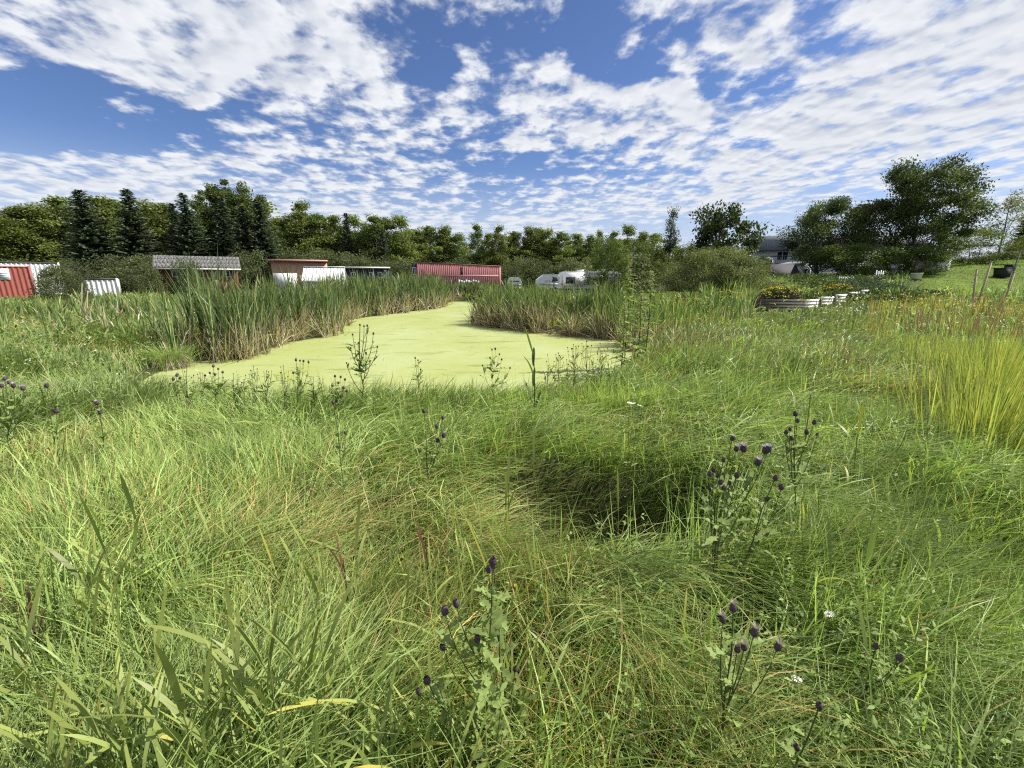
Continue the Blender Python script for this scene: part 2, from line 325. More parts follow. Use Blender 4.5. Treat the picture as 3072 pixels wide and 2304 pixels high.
def weed_water():
    m, t = mat_nodes('duckweed_cover'); L = t.links.new
    tcn = t.nodes.new('ShaderNodeTexCoord')
    def nz(sc, det, st, dist=0):
        mp = t.nodes.new('ShaderNodeMapping'); L(tcn.outputs['Object'], mp.inputs[0]); mp.inputs['Scale'].default_value = st
        n = t.nodes.new('ShaderNodeTexNoise'); L(mp.outputs[0], n.inputs[0]); n.inputs['Scale'].default_value = sc; n.inputs['Detail'].default_value = det; n.inputs['Roughness'].default_value = .65; n.inputs['Distortion'].default_value = dist; return n.outputs['Fac']
    r = t.nodes.new('ShaderNodeValToRGB'); L(nz(.35, 8, (1, .6, 1)), r.inputs[0]); e = r.color_ramp.elements
    e[0].position = .33; e[0].color = (.30, .33, .08, 1); e[1].position = .66; e[1].color = (.365, .405, .18, 1)
    fine = nz(26, 5, (1, 1, 1)); mr = t.nodes.new('ShaderNodeMapRange'); L(fine, mr.inputs[0]); mr.inputs[1].default_value = .3; mr.inputs[2].default_value = .7; mr.inputs[3].default_value = .90; mr.inputs[4].default_value = 1.04
    mx = t.nodes.new('ShaderNodeMix'); mx.data_type = 'RGBA'; mx.blend_type = 'MULTIPLY'; mx.inputs[0].default_value = 1; L(r.outputs[0], mx.inputs[6]); L(mr.outputs[0], mx.inputs[7])
    # narrow leads of open dark water between rafts of weed
    ld = nz(1.3, 9, (.35, 1.6, 1), .8); m2 = t.nodes.new('ShaderNodeMapRange'); m2.interpolation_type = 'SMOOTHSTEP'; L(ld, m2.inputs[0]); m2.inputs[1].default_value = .565; m2.inputs[2].default_value = .66; m2.inputs[4].default_value = .85
    m3 = t.nodes.new('ShaderNodeMix'); m3.data_type = 'RGBA'; L(m2.outputs[0], m3.inputs[0]); L(mx.outputs[2], m3.inputs[6]); m3.inputs[7].default_value = (.19, .22, .06, 1)
    p = t.nodes.new('ShaderNodeBsdfPrincipled'); L(m3.outputs[2], p.inputs['Base Color']); p.inputs['Roughness'].default_value = .62; p.inputs['Specular IOR Level'].default_value = .25
    b = t.nodes.new('ShaderNodeBump'); b.inputs['Strength'].default_value = .35; b.inputs['Distance'].default_value = .01; L(fine, b.inputs['Height']); L(b.outputs[0], p.inputs['Normal'])
    o = t.nodes.new('ShaderNodeOutputMaterial'); L(p.outputs[0], o.inputs[0]); return m
me = bpy.data.meshes.new('pond_water')
nrm = []
for q in range(len(POND)):
    a, b = POND[q-1], POND[(q+1) % len(POND)]; t_ = b-a; t_ = t_/np.linalg.norm(t_); nv = np.array([t_[1], -t_[0]])
    if pond_sd(np.array([POND[q][0]+nv[0]*.2]), np.array([POND[q][1]+nv[1]*.2]))[0] < 0: nv = -nv
    nrm.append(POND[q]+nv*.12)
me.from_pydata([(x, y, 0.0) for x, y in nrm], [], [list(range(len(nrm)))]); me.update()
if me.polygons[0].normal.z < 0: me.flip_normals()
me.materials.append(weed_water())
tag(link('water', me), 'pond surface covered with pale yellow-green duckweed', 'pond', kind='structure')

# ------------------------------------------------------------------ blades
def blades(mb, P, ang, L, Wd, f0, f1, C, rng, nseg=4, curl=None, drape=None, tipc=None, wprof='grass', spin=1.0):
    """n tapering strips rooted at P, leaning along ang, bending from pitch f0 to f1"""
    n = len(P)
    if n == 0: return
    curl = np.zeros(n) if curl is None else curl
    roll = rng.uniform(-1, 1, n)*spin
    pts = [P]; cur = P.copy()
    for k in range(nseg):
        t = (k+.5)/nseg; f = f0+(f1-f0)*t**.9; a = ang+curl*t
        cur = cur+np.stack([np.cos(f)*np.cos(a), np.cos(f)*np.sin(a), np.sin(f)], 1)*(L/nseg)[:, None]
        if drape is not None:
            g = ground(cur[:, 0], cur[:, 1]); cur[:, 2] = np.maximum(cur[:, 2], g+drape)
        pts.append(cur.copy())
    V = np.empty((n, 2*nseg+1, 3)); CC = np.empty((n, 2*nseg+1, 3)); tc_ = C if tipc is None else tipc
    for k in range(nseg):
        t = k/nseg; a = ang+curl*t
        w = {'grass': .75+.6*t-1.2*t*t, 'lance': .35+2.6*t*(1-t)+.05, 'strap': .9+.2*t-.55*t**3}[wprof]
        wv = np.stack([-np.sin(a)*np.cos(roll), np.cos(a)*np.cos(roll), np.sin(roll)], 1)*(Wd*w*.5)[:, None]
        V[:, 2*k] = pts[k]-wv; V[:, 2*k+1] = pts[k]+wv
        cc = C+(tc_-C)*t; CC[:, 2*k] = cc; CC[:, 2*k+1] = cc
    V[:, -1] = pts[-1]; CC[:, -1] = tc_
    base = np.arange(n)[:, None]*(2*nseg+1)
    Q = [np.concatenate([base+2*k, base+2*k+1, base+2*k+3, base+2*k+2], 1) for k in range(nseg-1)]
    T = np.concatenate([base+2*nseg-2, base+2*nseg-1, base+2*nseg], 1)
    mb.add(V.reshape(-1, 3), [np.concatenate(Q), T], CC.reshape(-1, 3))

rng = np.random.default_rng(11)
GREEN = np.array([.172, .258, .066]); LIME = np.array([.405, .500, .160]); GREY = np.array([.150, .195, .075]); STRAW = np.array([.500, .400, .170]); DEEP = np.array([.075, .115, .024])
def scatter(n, d0, d1, dens, wide=1.28, side=1.6):
    """points in the view wedge with areal density dens(d), by rejection on a log-distance grid"""
    out = []
    ed = np.geomspace(d0, d1, 60)
    for a, b in zip(ed[:-1], ed[1:]):
        w = wide*(a+b)/2+side; m = rng.poisson(dens((a+b)/2)*(b-a)*2*w)
        out.append(np.stack([rng.uniform(-w, w, m), rng.uniform(a, b, m)], 1))
    P = np.concatenate(out); return P
def flow(x, y):
    """direction in which the wind and rain laid the grass"""
    a = R(-28)+2.6*(fbm(x/2.6+5, y/2.6, 41, 2)-.5)+1.2*(fbm(x/.7, y/.7, 43, 2)-.5)
    left = sstep(-x-.12*y, -.8, 1.6)
    a = a+left*R(150)*np.where(fbm(x/1.7+9, y/1.7+2, 47, 2) > .5, 1, .0)
    px, py = x-PIT[0], y-PIT[1]; w = np.exp(-((px/1.0)**2+(py/.75)**2))
    return a*(1-w)+w*(R(-14)-.35*px)
def patchy(P):
    """species and dryness of the sward at each root"""
    x, y = P[:, 0], P[:, 1]; d = np.hypot(x, y)
    dry = sstep(fbm(x/1.9+2, y/2.4+8, 61, 3), .54, .74)
    dry = np.clip(dry+.75*np.exp(-((x-4.6)/2.6)**2-((y-9.5)/3.2)**2)+.6*np.exp(-((x-1.1)/.8)**2-((y-4.5)/.6)**2)+.4*np.exp(-((x+1.1)/.9)**2-((y-2.0)/.5)**2), 0, 1)
    grey = sstep(fbm(x/2.8+7, y/3.1+1, 67, 3), .45, .65)
    grey = np.clip(grey+.8*sstep(-x-.55*y, 0, 3)*sstep(y, 3, 7), 0, 1)
    return dry, grey
def sward_colours(P, rng):
    n = len(P); dry, grey = patchy(P); u = rng.random(n)
    C = GREEN+(LIME-GREEN)*rng.beta(1.6, 1.7, n)[:, None]
    C = C+(GREY*rng.uniform(.7, 1.3, n)[:, None]-C)*(grey*rng.uniform(.3, .9, n))[:, None]
    C = C*(.62+.76*fbm(P[:, 0]/.22+3, P[:, 1]/.22, 83, 2))[:, None]
    st = (u < .035+.30*dry)[:, None]; s = STRAW*rng.uniform(.55, 1.15, n)[:, None]*np.stack([np.ones(n), rng.uniform(.85, 1.1, n), rng.uniform(.7, 1.2, n)], 1)
    C = np.where(st, s, C); dk = (rng.random(n) < .10)[:, None]
    return np.where(dk, DEEP*rng.uniform(.7, 1.5, n)[:, None], C), dry
# long lodged sward
LOD = MB()
P2 = scatter(0, .28, 46, lambda d: min(3000, 18800/d**2))
sd = pond_sd(P2[:, 0], P2[:, 1]); P2 = P2[sd > .12]
lawn = (P2[:, 0] > .9*P2[:, 1]) & (P2[:, 1] > 25)
P2 = P2[~lawn]
# less in the floor of the hollow so that it stays open and shaded
inp = ((P2[:, 0]-PIT[0])/.68)**2+((P2[:, 1]-PIT[1])/.42)**2
kp = (inp > 1) | (rng.random(len(P2)) < .22); P2 = P2[kp]; inp = inp[kp]
d = np.hypot(P2[:, 0], P2[:, 1]); n = len(P2); g = ground(P2[:, 0], P2[:, 1])
P = np.stack([P2[:, 0], P2[:, 1], g-.01], 1); C, dry = sward_colours(P2, rng)
ang = flow(P2[:, 0], P2[:, 1])+rng.normal(0, .50, n)+2.6*(fbm(P2[:, 0]/.16, P2[:, 1]/.16, 53, 1)-.5)*np.where(d < 6, 1, .5)*np.where(inp < 3, .4, 1)
sdv = pond_sd(P2[:, 0], P2[:, 1])
upright = sstep(fbm(P2[:, 0]/.9+4, P2[:, 1]/.9, 91, 2), .40, .62)
upright = np.clip(upright+.45*sstep(d, 5, 10)+.5*np.exp(-((sdv-.5)/.9)**2)*(d > 4)-.9*np.exp(-((P2[:, 0]-PIT[0])/1.1)**2-((P2[:, 1]-PIT[1])/.8)**2), 0, 1)
qx, qy = P2[:, 0]-PIT[0], P2[:, 1]-PIT[1]; rim = np.exp(-((inp-1.55)/.75)**2)*sstep(-qy-.35*qx, -.16, .06)   # near left lip: blades lie along it
ang = np.where(rng.random(n) < rim*1.2, np.arctan2(qx/.46, -qy/.176)+rng.normal(0, .16, n), ang)
f0 = (R(58)+R(24)*rng.random(n))*(1-.45*rim); f1 = R(-14)+(R(62))*upright*rng.uniform(.2, 1.2, n)+R(14)*rng.normal(0, 1, n)*.6
L = rng.uniform(.42, .85, n)*(1-.25*upright); 
L = L*np.where((sdv < 1.3) & (d < 8), .62, 1)
gard = sstep(P2[:, 0], 5.5, 8)*sstep(P2[:, 1], 9, 12.5); L = L*(1-.62*gard)
L = L*np.where(((P2[:, 0]-PIT[0])/.95)**2+((P2[:, 1]-PIT[1])/.75)**2 < 1, .62, 1)
wid = np.maximum(.0036, .00165*d)*rng.uniform(.65, 1.3, n)*np.where(rng.random(n) < .22, rng.uniform(1.5, 2.4, n), 1)
dr = rng.uniform(.015, .24, n)*(.5+.8*fbm(P2[:, 0]/.5, P2[:, 1]/.5, 97, 2))*np.where(inp < 3, .4, 1)
tip = C*np.array([1.12, 1.08, .95])
nearm = d < 7
for mk, ns in ((nearm, 4), (~nearm, 3)):
    blades(LOD, P[mk], ang[mk], L[mk], wid[mk], f0[mk], f1[mk], C[mk], rng, ns, rng.normal(0, .5, mk.sum()), dr[mk], tip[mk], spin=.9)
tag(LOD.build('meadow_grass', GRASS), 'long lodged meadow grass swept in swirls around the near bank', 'grass', kind='stuff')
print('lodged blades', n)

# upright stems and broader blades rising through it
UP = MB()
P2 = scatter(0, .5, 40, lambda d: min(330, 1700/d**1.75))
sd = pond_sd(P2[:, 0], P2[:, 1]); P2 = P2[(sd > .05)]
P2 = P2[~((P2[:, 0] > .9*P2[:, 1]) & (P2[:, 1] > 25))]; P2 = P2[~((P2[:, 0] > 7) & (P2[:, 1] > 9) & (P2[:, 0] < .85*P2[:, 1]))]
P2 = P2[((P2[:, 0]-PIT[0])/.75)**2+((P2[:, 1]-PIT[1])/.6)**2 > 1]
n = len(P2); d = np.hypot(P2[:, 0], P2[:, 1]); P = np.stack([P2[:, 0], P2[:, 1], ground(P2[:, 0], P2[:, 1])], 1)
C, dry = sward_colours(P2, rng); C = C*1.1
blades(UP, P, rng.uniform(0, 2*math.pi, n), rng.uniform(.28, .62, n)*np.where(pond_sd(P2[:, 0], P2[:, 1]) < 1.3, .75, 1), np.maximum(.0075, .0020*d)*rng.uniform(.6, 1.6, n), np.full(n, R(84)), R(84)-R(70)*rng.random(n)**1.4, C, rng, 4, rng.normal(0, .5, n), None, C*1.1)
tag(UP.build('standing_grass', GRASS), 'single upright green grass blades standing above the lodged sward', 'grass', kind='stuff')

# mown lawn on the right-hand rise
LW = MB()
m = 52000; q = np.stack([rng.uniform(21, 80, m), rng.uniform(24, 62, m)], 1); q = q[(q[:, 0] > .86*q[:, 1]) & (q[:, 0] < 1.3*q[:, 1]+4)]
n = len(q); d = np.hypot(q[:, 0], q[:, 1]); P = np.stack([q[:, 0], q[:, 1], ground(q[:, 0], q[:, 1])], 1)
C = np.array([.15, .22, .045])*rng.uniform(.7, 1.4, n)[:, None]
blades(LW, P, rng.uniform(0, 6.28, n), rng.uniform(.05, .10, n), np.maximum(.01, .0018*d), np.full(n, R(70)), np.full(n, R(10)), C, rng, 2)
tag(LW.build('lawn_grass', LAWN), 'short mown lawn on the slope below the big dark tree', 'lawn', kind='stuff')

# small leafy herbs (clover, yarrow, young thistle) woven through the sward
HB = MB()
def herbs(n, xr, yr, h, ls, cond=None):
    q = np.stack([rng.uniform(*xr, n), rng.uniform(*yr, n)], 1); q = q[(pond_sd(q[:, 0], q[:, 1]) > .15) & (((q[:, 0]-PIT[0])/.85)**2+((q[:, 1]-PIT[1])/.7)**2 > 1)]
    if cond is not None: q = q[cond(q[:, 0], q[:, 1])]
    n = len(q); P = np.stack([q[:, 0], q[:, 1], ground(q[:, 0], q[:, 1])], 1); hh = rng.uniform(*h, n); d = np.hypot(q[:, 0], q[:, 1]); a = rng.uniform(0, 6.28, n); ln = rng.normal(0, .12, (n, 2))
    col = (GREEN*.8+(LIME-GREEN)*rng.random((n, 1))*.5)*rng.uniform(.8, 1.25, (n, 1))
    blades(HB, P, a, hh, np.maximum(.004, .0012*d), np.full(n, R(88)), np.full(n, R(80)), col*.7, rng, 2)
    k = 15; idx = np.repeat(np.arange(n), k); m = len(idx); t = rng.uniform(.25, 1.05, m); base = P[idx]+np.stack([ln[idx, 0]*t*hh[idx], ln[idx, 1]*t*hh[idx], t*hh[idx]], 1)
    L = ls*rng.uniform(.6, 1.3, m)*(1.25-.6*t)*np.maximum(1, .15*d[idx]); az = rng.uniform(0, 6.28, m); e = rng.normal(R(25), R(22), m)
    blades(HB, base, az, L, L*rng.uniform(.26, .42, m), e, e-R(35), col[idx]*rng.uniform(.8, 1.25, (m, 1)), rng, 2, None, None, None, 'lance', .7)
herbs(520, (.35, 2.6), (.7, 2.3), (.22, .46), .045); herbs(260, (-2.2, .4), (.7, 2.2), (.2, .4), .045); herbs(520, (-5, 5), (2.2, 5.2), (.25, .5), .05)
herbs(420, (-6, 4), (3.6, 5.3), (.25, .5), .055); herbs(500, (2, 9), (3, 9), (.3, .6), .06, lambda x, y: x > .35*y); herbs(700, (-14, -3), (4, 12), (.3, .6), .06)
tag(HB.build('leafy_herbs', foliage('small_herbs', .3, .6, .2)), 'small leafy green herbs woven through the meadow grass', 'herbs', kind='stuff')

# broad reed-grass blades thick among the finer grass, mostly at the lower left
BR = MB(); q = np.concatenate([np.stack([rng.uniform(-2.4, .2, 460), rng.uniform(.62, 2.1, 460)], 1), np.stack([rng.uniform(-1.4, .1, 380), rng.uniform(.6, 1.25, 380)], 1), np.stack([rng.uniform(.6, 3.4, 260), rng.uniform(1.2, 4, 260)], 1)])
q = q[((q[:, 0]-PIT[0])/.9)**2+((q[:, 1]-PIT[1])/.75)**2 > 1]; n = len(q); g = ground(q[:, 0], q[:, 1]); base = np.stack([q[:, 0], q[:, 1], g+rng.uniform(.05, .32, n)], 1); C = (np.array([.20, .265, .085])+(np.array([.34, .40, .13])-np.array([.20, .265, .085]))*rng.random((n, 1)))
C = np.where((rng.random(n) < .08)[:, None], np.array([.40, .38, .10]), C)
blades(BR, base, rng.uniform(0, 6.28, n), rng.uniform(.16, .34, n), rng.uniform(.008, .015, n), R(86)-R(30)*rng.random(n), R(72)-R(75)*rng.random(n)**1.5, C, rng, 6, rng.normal(0, .3, n), None, C*np.array([1.12, 1.05, .8]), 'lance', .6)
tag(BR.build('broad_grass', GRASS), 'broad pale reed-grass blades thick at the lower left', 'grass', kind='stuff')

# tan dry bents standing in the weedy patch below the lawn, and reddish seed heads in the meadow
DB = MB(); q = np.stack([rng.uniform(7, 24, 5200), rng.uniform(8.5, 18, 5200)], 1); q = q[(q[:, 0] > .82*q[:, 1]) & (fbm(q[:, 0]/1.5, q[:, 1]/1.5, 15, 2) > .40)]; n = len(q); d = np.hypot(q[:, 0], q[:, 1])
C = STRAW*rng.uniform(.5, .95, (n, 1)); C[:, 2] *= .8
blades(DB, np.stack([q[:, 0], q[:, 1], ground(q[:, 0], q[:, 1])], 1), rng.uniform(0, 6.28, n), rng.uniform(.35, .8, n), .0011*d*rng.uniform(.7, 1.3, n), np.full(n, R(88)), R(86)-R(25)*rng.random(n), C, rng, 3)
tag(DB.build('dry_grass', GRASS), 'tan dry grass stems in the weedy patch below the lawn', 'dry grass', kind='stuff')
SH = MB(); q = np.stack([rng.uniform(-3, 13, 1500), rng.uniform(3.0, 14, 1500)], 1); q = q[(pond_sd(q[:, 0], q[:, 1]) > .8) & (q[:, 0] < .9*q[:, 1]) & (q[:, 0] > -.9*q[:, 1])]; n = len(q); d = np.hypot(q[:, 0], q[:, 1]); P = np.stack([q[:, 0], q[:, 1], ground(q[:, 0], q[:, 1])], 1); h = rng.uniform(.42, .72, n)
blades(SH, P, rng.uniform(0, 6.28, n), h, np.maximum(.0025, .0008*d), np.full(n, R(89)), np.full(n, R(82)), np.tile(np.array([.25, .25, .09]), (n, 1)), rng, 3)
k = 6; idx = np.repeat(np.arange(n), k); m = len(idx); c = P[idx]+np.stack([rng.normal(0, .012, m), rng.normal(0, .012, m), h[idx]*rng.uniform(.82, 1.02, m)], 1); V, F = leaf_quads(c, np.maximum(.018, .0016*d[idx]), rng, .35, 2.5); SH.add(V, F, np.repeat(np.array([.33, .22, .13])*rng.uniform(.7, 1.2, (m, 1)), 4, 0))
tag(SH.build('grass_seed_heads', GRASS), 'thin grass stems with reddish seed heads above the meadow', 'grass', kind='stuff')
# flecks of debris afloat on the duckweed
FL = MB(); q = np.stack([rng.uniform(-9, 6, 5000), rng.uniform(6, 40, 5000)], 1); sdq = pond_sd(q[:, 0], q[:, 1]); q = q[(sdq < -.05) & (rng.random(5000) < np.exp(sdq/.9)*.5+.03)]; n = len(q); a = rng.normal(0, .5, n)
V, F = leaf_quads(np.stack([q[:, 0], q[:, 1], np.full(n, .012)], 1), rng.uniform(.04, .16, n), rng, .22, 0, np.stack([np.cos(a), np.sin(a)*.6, np.zeros(n)], 1)); V[:, 2] = .008+np.abs(V[:, 2]-.012)*.3
FL.add(V, F, np.repeat(np.where((rng.random(n) < .5)[:, None], np.array([.16, .15, .06]), np.array([.34, .28, .17]))*rng.uniform(.6, 1.2, (n, 1)), 4, 0))
tag(FL.build('floating_debris', GRASS), 'bits of dead leaf afloat on the duckweed near the shores', 'debris', kind='stuff')
# ------------------------------------------------------------------ trees
def envelope(seed, H, Rw, base, nclump, leaves, ls, prof, cols, sig=.16, trunk_r=.016, ratio=.55, stems=1, up=.1, lump=.28, shell=.45, tips=0):
    """a tree whose limbs reach for leaf clumps spread through a lumpy crown volume"""
    rng = np.random.default_rng(seed); rnd = random.Random(seed); wood = MB(); crown = MB(); H0 = base*H; Hc = H-H0
    t = rng.random(nclump); pr = np.array([prof(q) for q in t]); keep = rng.random(nclump) < np.clip(pr, .25, 1); t, pr = t[keep], pr[keep]; n = len(t)
    a = rng.uniform(0, 2*math.pi, n); lum = 1+lump*(2*fbm(a*1.3+seed, t*4.0, seed, 2)-1)*1.6; r_ = Rw*pr*lum*(shell+(1-shell)*rng.random(n))**.5*np.where(rng.random(n) < .22, rng.uniform(.2, .7, n), 1)
    C = np.stack([r_*np.cos(a), r_*np.sin(a), H0+t*Hc+(lum-1)*Hc*.12], 1)
    if tips:
        at_ = rng.uniform(0, 6.28, tips); C = np.concatenate([C, np.stack([Rw*.16*rng.random(tips)*np.cos(at_), Rw*.16*rng.random(tips)*np.sin(at_), H0+Hc*rng.uniform(.9, 1.06, tips)], 1)]); n = len(C)
    roots = [(0, 0)] if stems == 1 else [(rnd.gauss(0, Rw*.12), rnd.gauss(0, Rw*.12)) for _ in range(stems)]
    for sx, sy in roots:
        tz = np.linspace(-.2, H*.9 if stems == 1 else H*.55, 8); tp = np.stack([sx*(1+tz/H*1.5)+np.cumsum(rng.normal(0, H*.006, 8)), sy*(1+tz/H*1.5)+np.cumsum(rng.normal(0, H*.006, 8)), tz], 1)
        wood.add(*tube(tp, np.linspace(H*trunk_r, H*trunk_r*.22, 8)/stems**.5, 7))
    for c in C[::2]:
        sx, sy = roots[rnd.randrange(len(roots))]; h0 = min(c[2]*.82, max(H*.08, c[2]-math.hypot(c[0], c[1])*rnd.uniform(.7, 1.3))); p0 = np.array([sx, sy, h0]); mid = p0*.45+c*.55+np.array([0, 0, -.06*Rw])+rng.normal(0, Rw*.03, 3)
        ts = np.linspace(0, 1, 5)[:, None]; P = p0*(1-ts)**2+2*mid*ts*(1-ts)+c*ts**2; r0 = H*trunk_r*.30*(1-.5*h0/H)/stems**.5; wood.add(*tube(P, np.linspace(r0, r0*.18, 5), 4))
    k = rng.integers(0, n, leaves); tone = rng.uniform(.70, 1.28, n); hue = rng.random(n); sg = sig*Rw*rng.uniform(.6, 1.25, n)[k][:, None]
    Cn = C[k]+np.clip(rng.normal(size=(leaves, 3)), -1.8, 1.8)*sg*np.array([1, 1, .72]); Cn[:, 2] = np.maximum(Cn[:, 2], .1)
    V, F = leaf_quads(Cn, ls*rng.uniform(.6, 1.35, leaves), rng, ratio, up); a0, b0 = np.array(cols[0]), np.array(cols[1]); mixv = np.clip(hue[k]*.6+rng.random(leaves)*.5, 0, 1)[:, None]
    crown.add(V, F, np.repeat((a0+(b0-a0)*mixv)*(tone[k]*rng.uniform(.8, 1.2, leaves))[:, None], 4, 0)); return wood, crown
P_BALL = lambda t: math.sqrt(max(.02, 1-(2*t-1)**2))**.8
P_DOME = lambda t: math.sqrt(max(.03, 1-(t*.98)**2))
P_POINT = lambda t: min(1, .55+2.2*t)*(1-t)**.62+.06
P_EGG = lambda t: min(1, .5+1.8*t)*math.sqrt(max(.02, 1-max(0, (t-.35)/.65)**2))
P_COL = lambda t: min(1, .6+3*t)*(1-t)**.35+.10
P_VASE = lambda t: (.35+.65*t)*math.sqrt(max(.05, 1-max(0, (t-.6)/.42)**2))
def spruce(seed, H, Rw, cols):
    rng = np.random.default_rng(seed); rnd = random.Random(seed); wood = MB(); crown = MB()
    wood.add(*tube([(0, 0, -.1), (0, 0, H*.5), (.03, 0, H*.985)], [H*.014, H*.008, .015], 7))
    h = .25; Cs, Ds, Sz, Cc = [], [], [], []; a0, b0 = np.array(cols[0]), np.array(cols[1])
    while h < H*.99:
        t = h/H; nb = rnd.randint(8, 11) if t < .9 else 6
        for q in range(nb):
            a = rnd.uniform(0, 6.28); Lb = Rw*(1-t)**.85*rnd.uniform(.7, 1.12)*(1 if rnd.random() > .06 else 1.25)+.08
            e0 = R(-12+42*t+rnd.uniform(-8, 8)); n = max(3, int(Lb/.24)); s = np.linspace(.12, 1, n)
            z = h+Lb*s*math.sin(e0)-.10*Lb*s*s+.16*Lb*s**4; rr = Lb*s*math.cos(e0)
            c = np.stack([rr*math.cos(a), rr*math.sin(a), z], 1)
            if Lb > .8: wood.add(*tube(np.concatenate([[[0, 0, h]], c[[n//2, -1]]]), [.03, .02, .008], 4))
            tone = rnd.uniform(.65, 1.25)
            for sd_ in (-1, 1, 0):
                sp = .75*sd_*(1 if sd_ else 0); dv = np.array([math.cos(a+sp), math.sin(a+sp), -.18+rnd.uniform(-.1, .15)])
                wd = (.30*Lb*(1.05-s)+.13) if sd_ else np.full(n, .3)
                Cs.append(c+dv*(wd*.42)[:, None]+rng.normal(0, .03, (n, 3))); Ds.append(np.tile(dv, (n, 1))+rng.normal(0, .18, (n, 3))); Sz.append(wd*1.25)
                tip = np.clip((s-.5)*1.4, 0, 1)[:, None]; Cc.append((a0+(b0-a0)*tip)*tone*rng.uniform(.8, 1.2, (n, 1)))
        h += .17+.22*(1-t)*rnd.uniform(.7, 1.2)
    Cs, Ds, Sz, Cc = map(np.concatenate, (Cs, Ds, Sz, Cc))
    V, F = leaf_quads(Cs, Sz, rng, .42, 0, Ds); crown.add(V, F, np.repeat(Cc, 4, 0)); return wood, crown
KINDS = {}
KSZ = {}
def kind(name, wc, wm, lm):
    KINDS[name] = (wc[0].mesh(name+'_wood', wm, True), wc[1].mesh(name+'_crown', lm), wc); V = wc[1].V[0]
    KSZ[name] = (np.percentile(V[:, 2], 98.5), 2*np.percentile(np.hypot(V[:, 0], V[:, 1]), 94))
ASP = ((.085, .122, .030), (.200, .245, .066)); DARKA = ((.050, .076, .022), (.120, .155, .045))
for v in range(5): kind('aspen%d' % v, envelope(100+v, 14, 2.7+.3*(v % 3), .08, 120, 12500, .29, (P_POINT, P_EGG, P_POINT, P_EGG, P_POINT)[v], ASP, .17, .010, .62, 1, .3, .34, .4, 5), PALEBARK, LEAF)
for v in range(3): kind('poplar%d' % v, envelope(120+v, 18, 3.3, .04, 150, 15000, .30, (P_COL, P_POINT, P_COL)[v], DARKA, .14, .010, .62, 1, .5, .30, .4, 8), BARK, LEAF)
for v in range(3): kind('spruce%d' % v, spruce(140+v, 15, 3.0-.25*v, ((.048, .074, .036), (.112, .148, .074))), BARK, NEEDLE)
for v in range(3): kind('shrub%d' % v, envelope(150+v, 4.2, 2.8, .03, 80, 8000, .24, P_DOME, ((.062, .084, .034), (.135, .158, .070)), .20, .012, .45, 6, .5, .4, .4), BARK, LEAF)
kind('willow0', envelope(160, 4.4, 3.8, .02, 240, 46000, .18, P_DOME, ((.085, .116, .040), (.180, .215, .085)), .115, .011, .30, 9, .8, .26, .55), BARK, LEAF)
kind('maple0', envelope(170, 7.5, 3.2, .10, 70, 8500, .28, P_BALL, ((.028, .044, .014), (.070, .092, .026)), .18, .016, .75, 1, .2, .40, .5), BARK, LEAF)
kind('broad0', envelope(181, 11.5, 5.2, .10, 180, 46000, .24, P_BALL, ((.030, .046, .016), (.095, .120, .036)), .105, .018, .5, 1, .1, .20, .45), BARK, LEAF)
kind('broad1', envelope(183, 8.5, 4.6, .08, 120, 34000, .22, P_BALL, ((.034, .052, .017), (.105, .132, .038)), .125, .018, .5, 2, .1, .2, .45), BARK, LEAF)
kind('column0', envelope(190, 12, 1.3, .10, 60, 5200, .25, P_COL, ((.030, .046, .020), (.075, .098, .042)), .42, .010, .5, 1, 1.0, .5, .3, 5), BARK, LEAF)
kind('airy0', envelope(195, 9, 4.0, .45, 60, 2600, .22, P_VASE, ((.110, .130, .060), (.190, .210, .105)), .10, .012, .5, 1, .1, .4, .5), BARK, LEAF)
kind('green0', envelope(197, 6, 3.4, .02, 90, 14000, .20, P_EGG, ((.052, .085, .018), (.125, .168, .038)), .16, .014, .5, 2, .1, .32, .45), BARK, LEAF)
def khgt(k): return KSZ[k][0]
trnd = random.Random(5)
def tree(name, k, px, ytop, D, label, cat='tree', group=None, wide=1.0, rz=None, sink=0.0, scl=1.0, wpx=None):
    """plant a tree whose tip shows at pixel (px, ytop) from depth D"""
    tip = at(px, ytop, D); b = at(px, 835, D); x = b.x+(tip.x-b.x)*.5; z0 = gz(x, D)-sink
    s = max(.2, (tip.z-z0)/khgt(k))*scl
    t = thing(name, label, cat, (x, D, z0), trnd.uniform(0, 6.28) if rz is None else rz, group); sw = s*wide if wpx is None else wpx*D/1250/KSZ[k][1]; t.scale = (sw, sw, s)
    link('trunk', KINDS[k][0], t); link('crown', KINDS[k][1], t); return t

def tree_row(rows, zone, group):
    tot = len(rows); words = ['first', 'second', 'third', 'fourth', 'fifth', 'sixth', 'seventh', 'eighth', 'ninth', 'tenth', 'eleventh', 'twelfth']
    nm = {'a': ('aspen_tree', 'green aspen'), 'p': ('poplar_tree', 'tall dark poplar'), 's': ('spruce_tree', 'dark pointed spruce'), 'b': ('bush', 'low bushy shrub')}
    cnt = {}
    for r in rows: cnt[r[0][0]] = cnt.get(r[0][0], 0)+1
    seen = {}
    for r in rows:
        c = r[0][0]; k = {'a': 'aspen%d', 'p': 'poplar%d', 's': 'spruce%d', 'b': 'shrub%d'}[c] % int(r[0][1]); seen[c] = seen.get(c, 0)+1
        o = '' if cnt[c] == 1 else ', %s from left' % words[seen[c]-1]
        tree(nm[c][0], k, r[1], r[2]+(16 if c == 'b' else 0), r[3], '%s %s%s' % (nm[c][1], zone, o), 'bush' if c == 'b' else 'tree', group, (r[4] if len(r) > 4 else 1.0)*{'a': 1.2, 'p': 1.25, 's': 1.5, 'b': .8}[c])
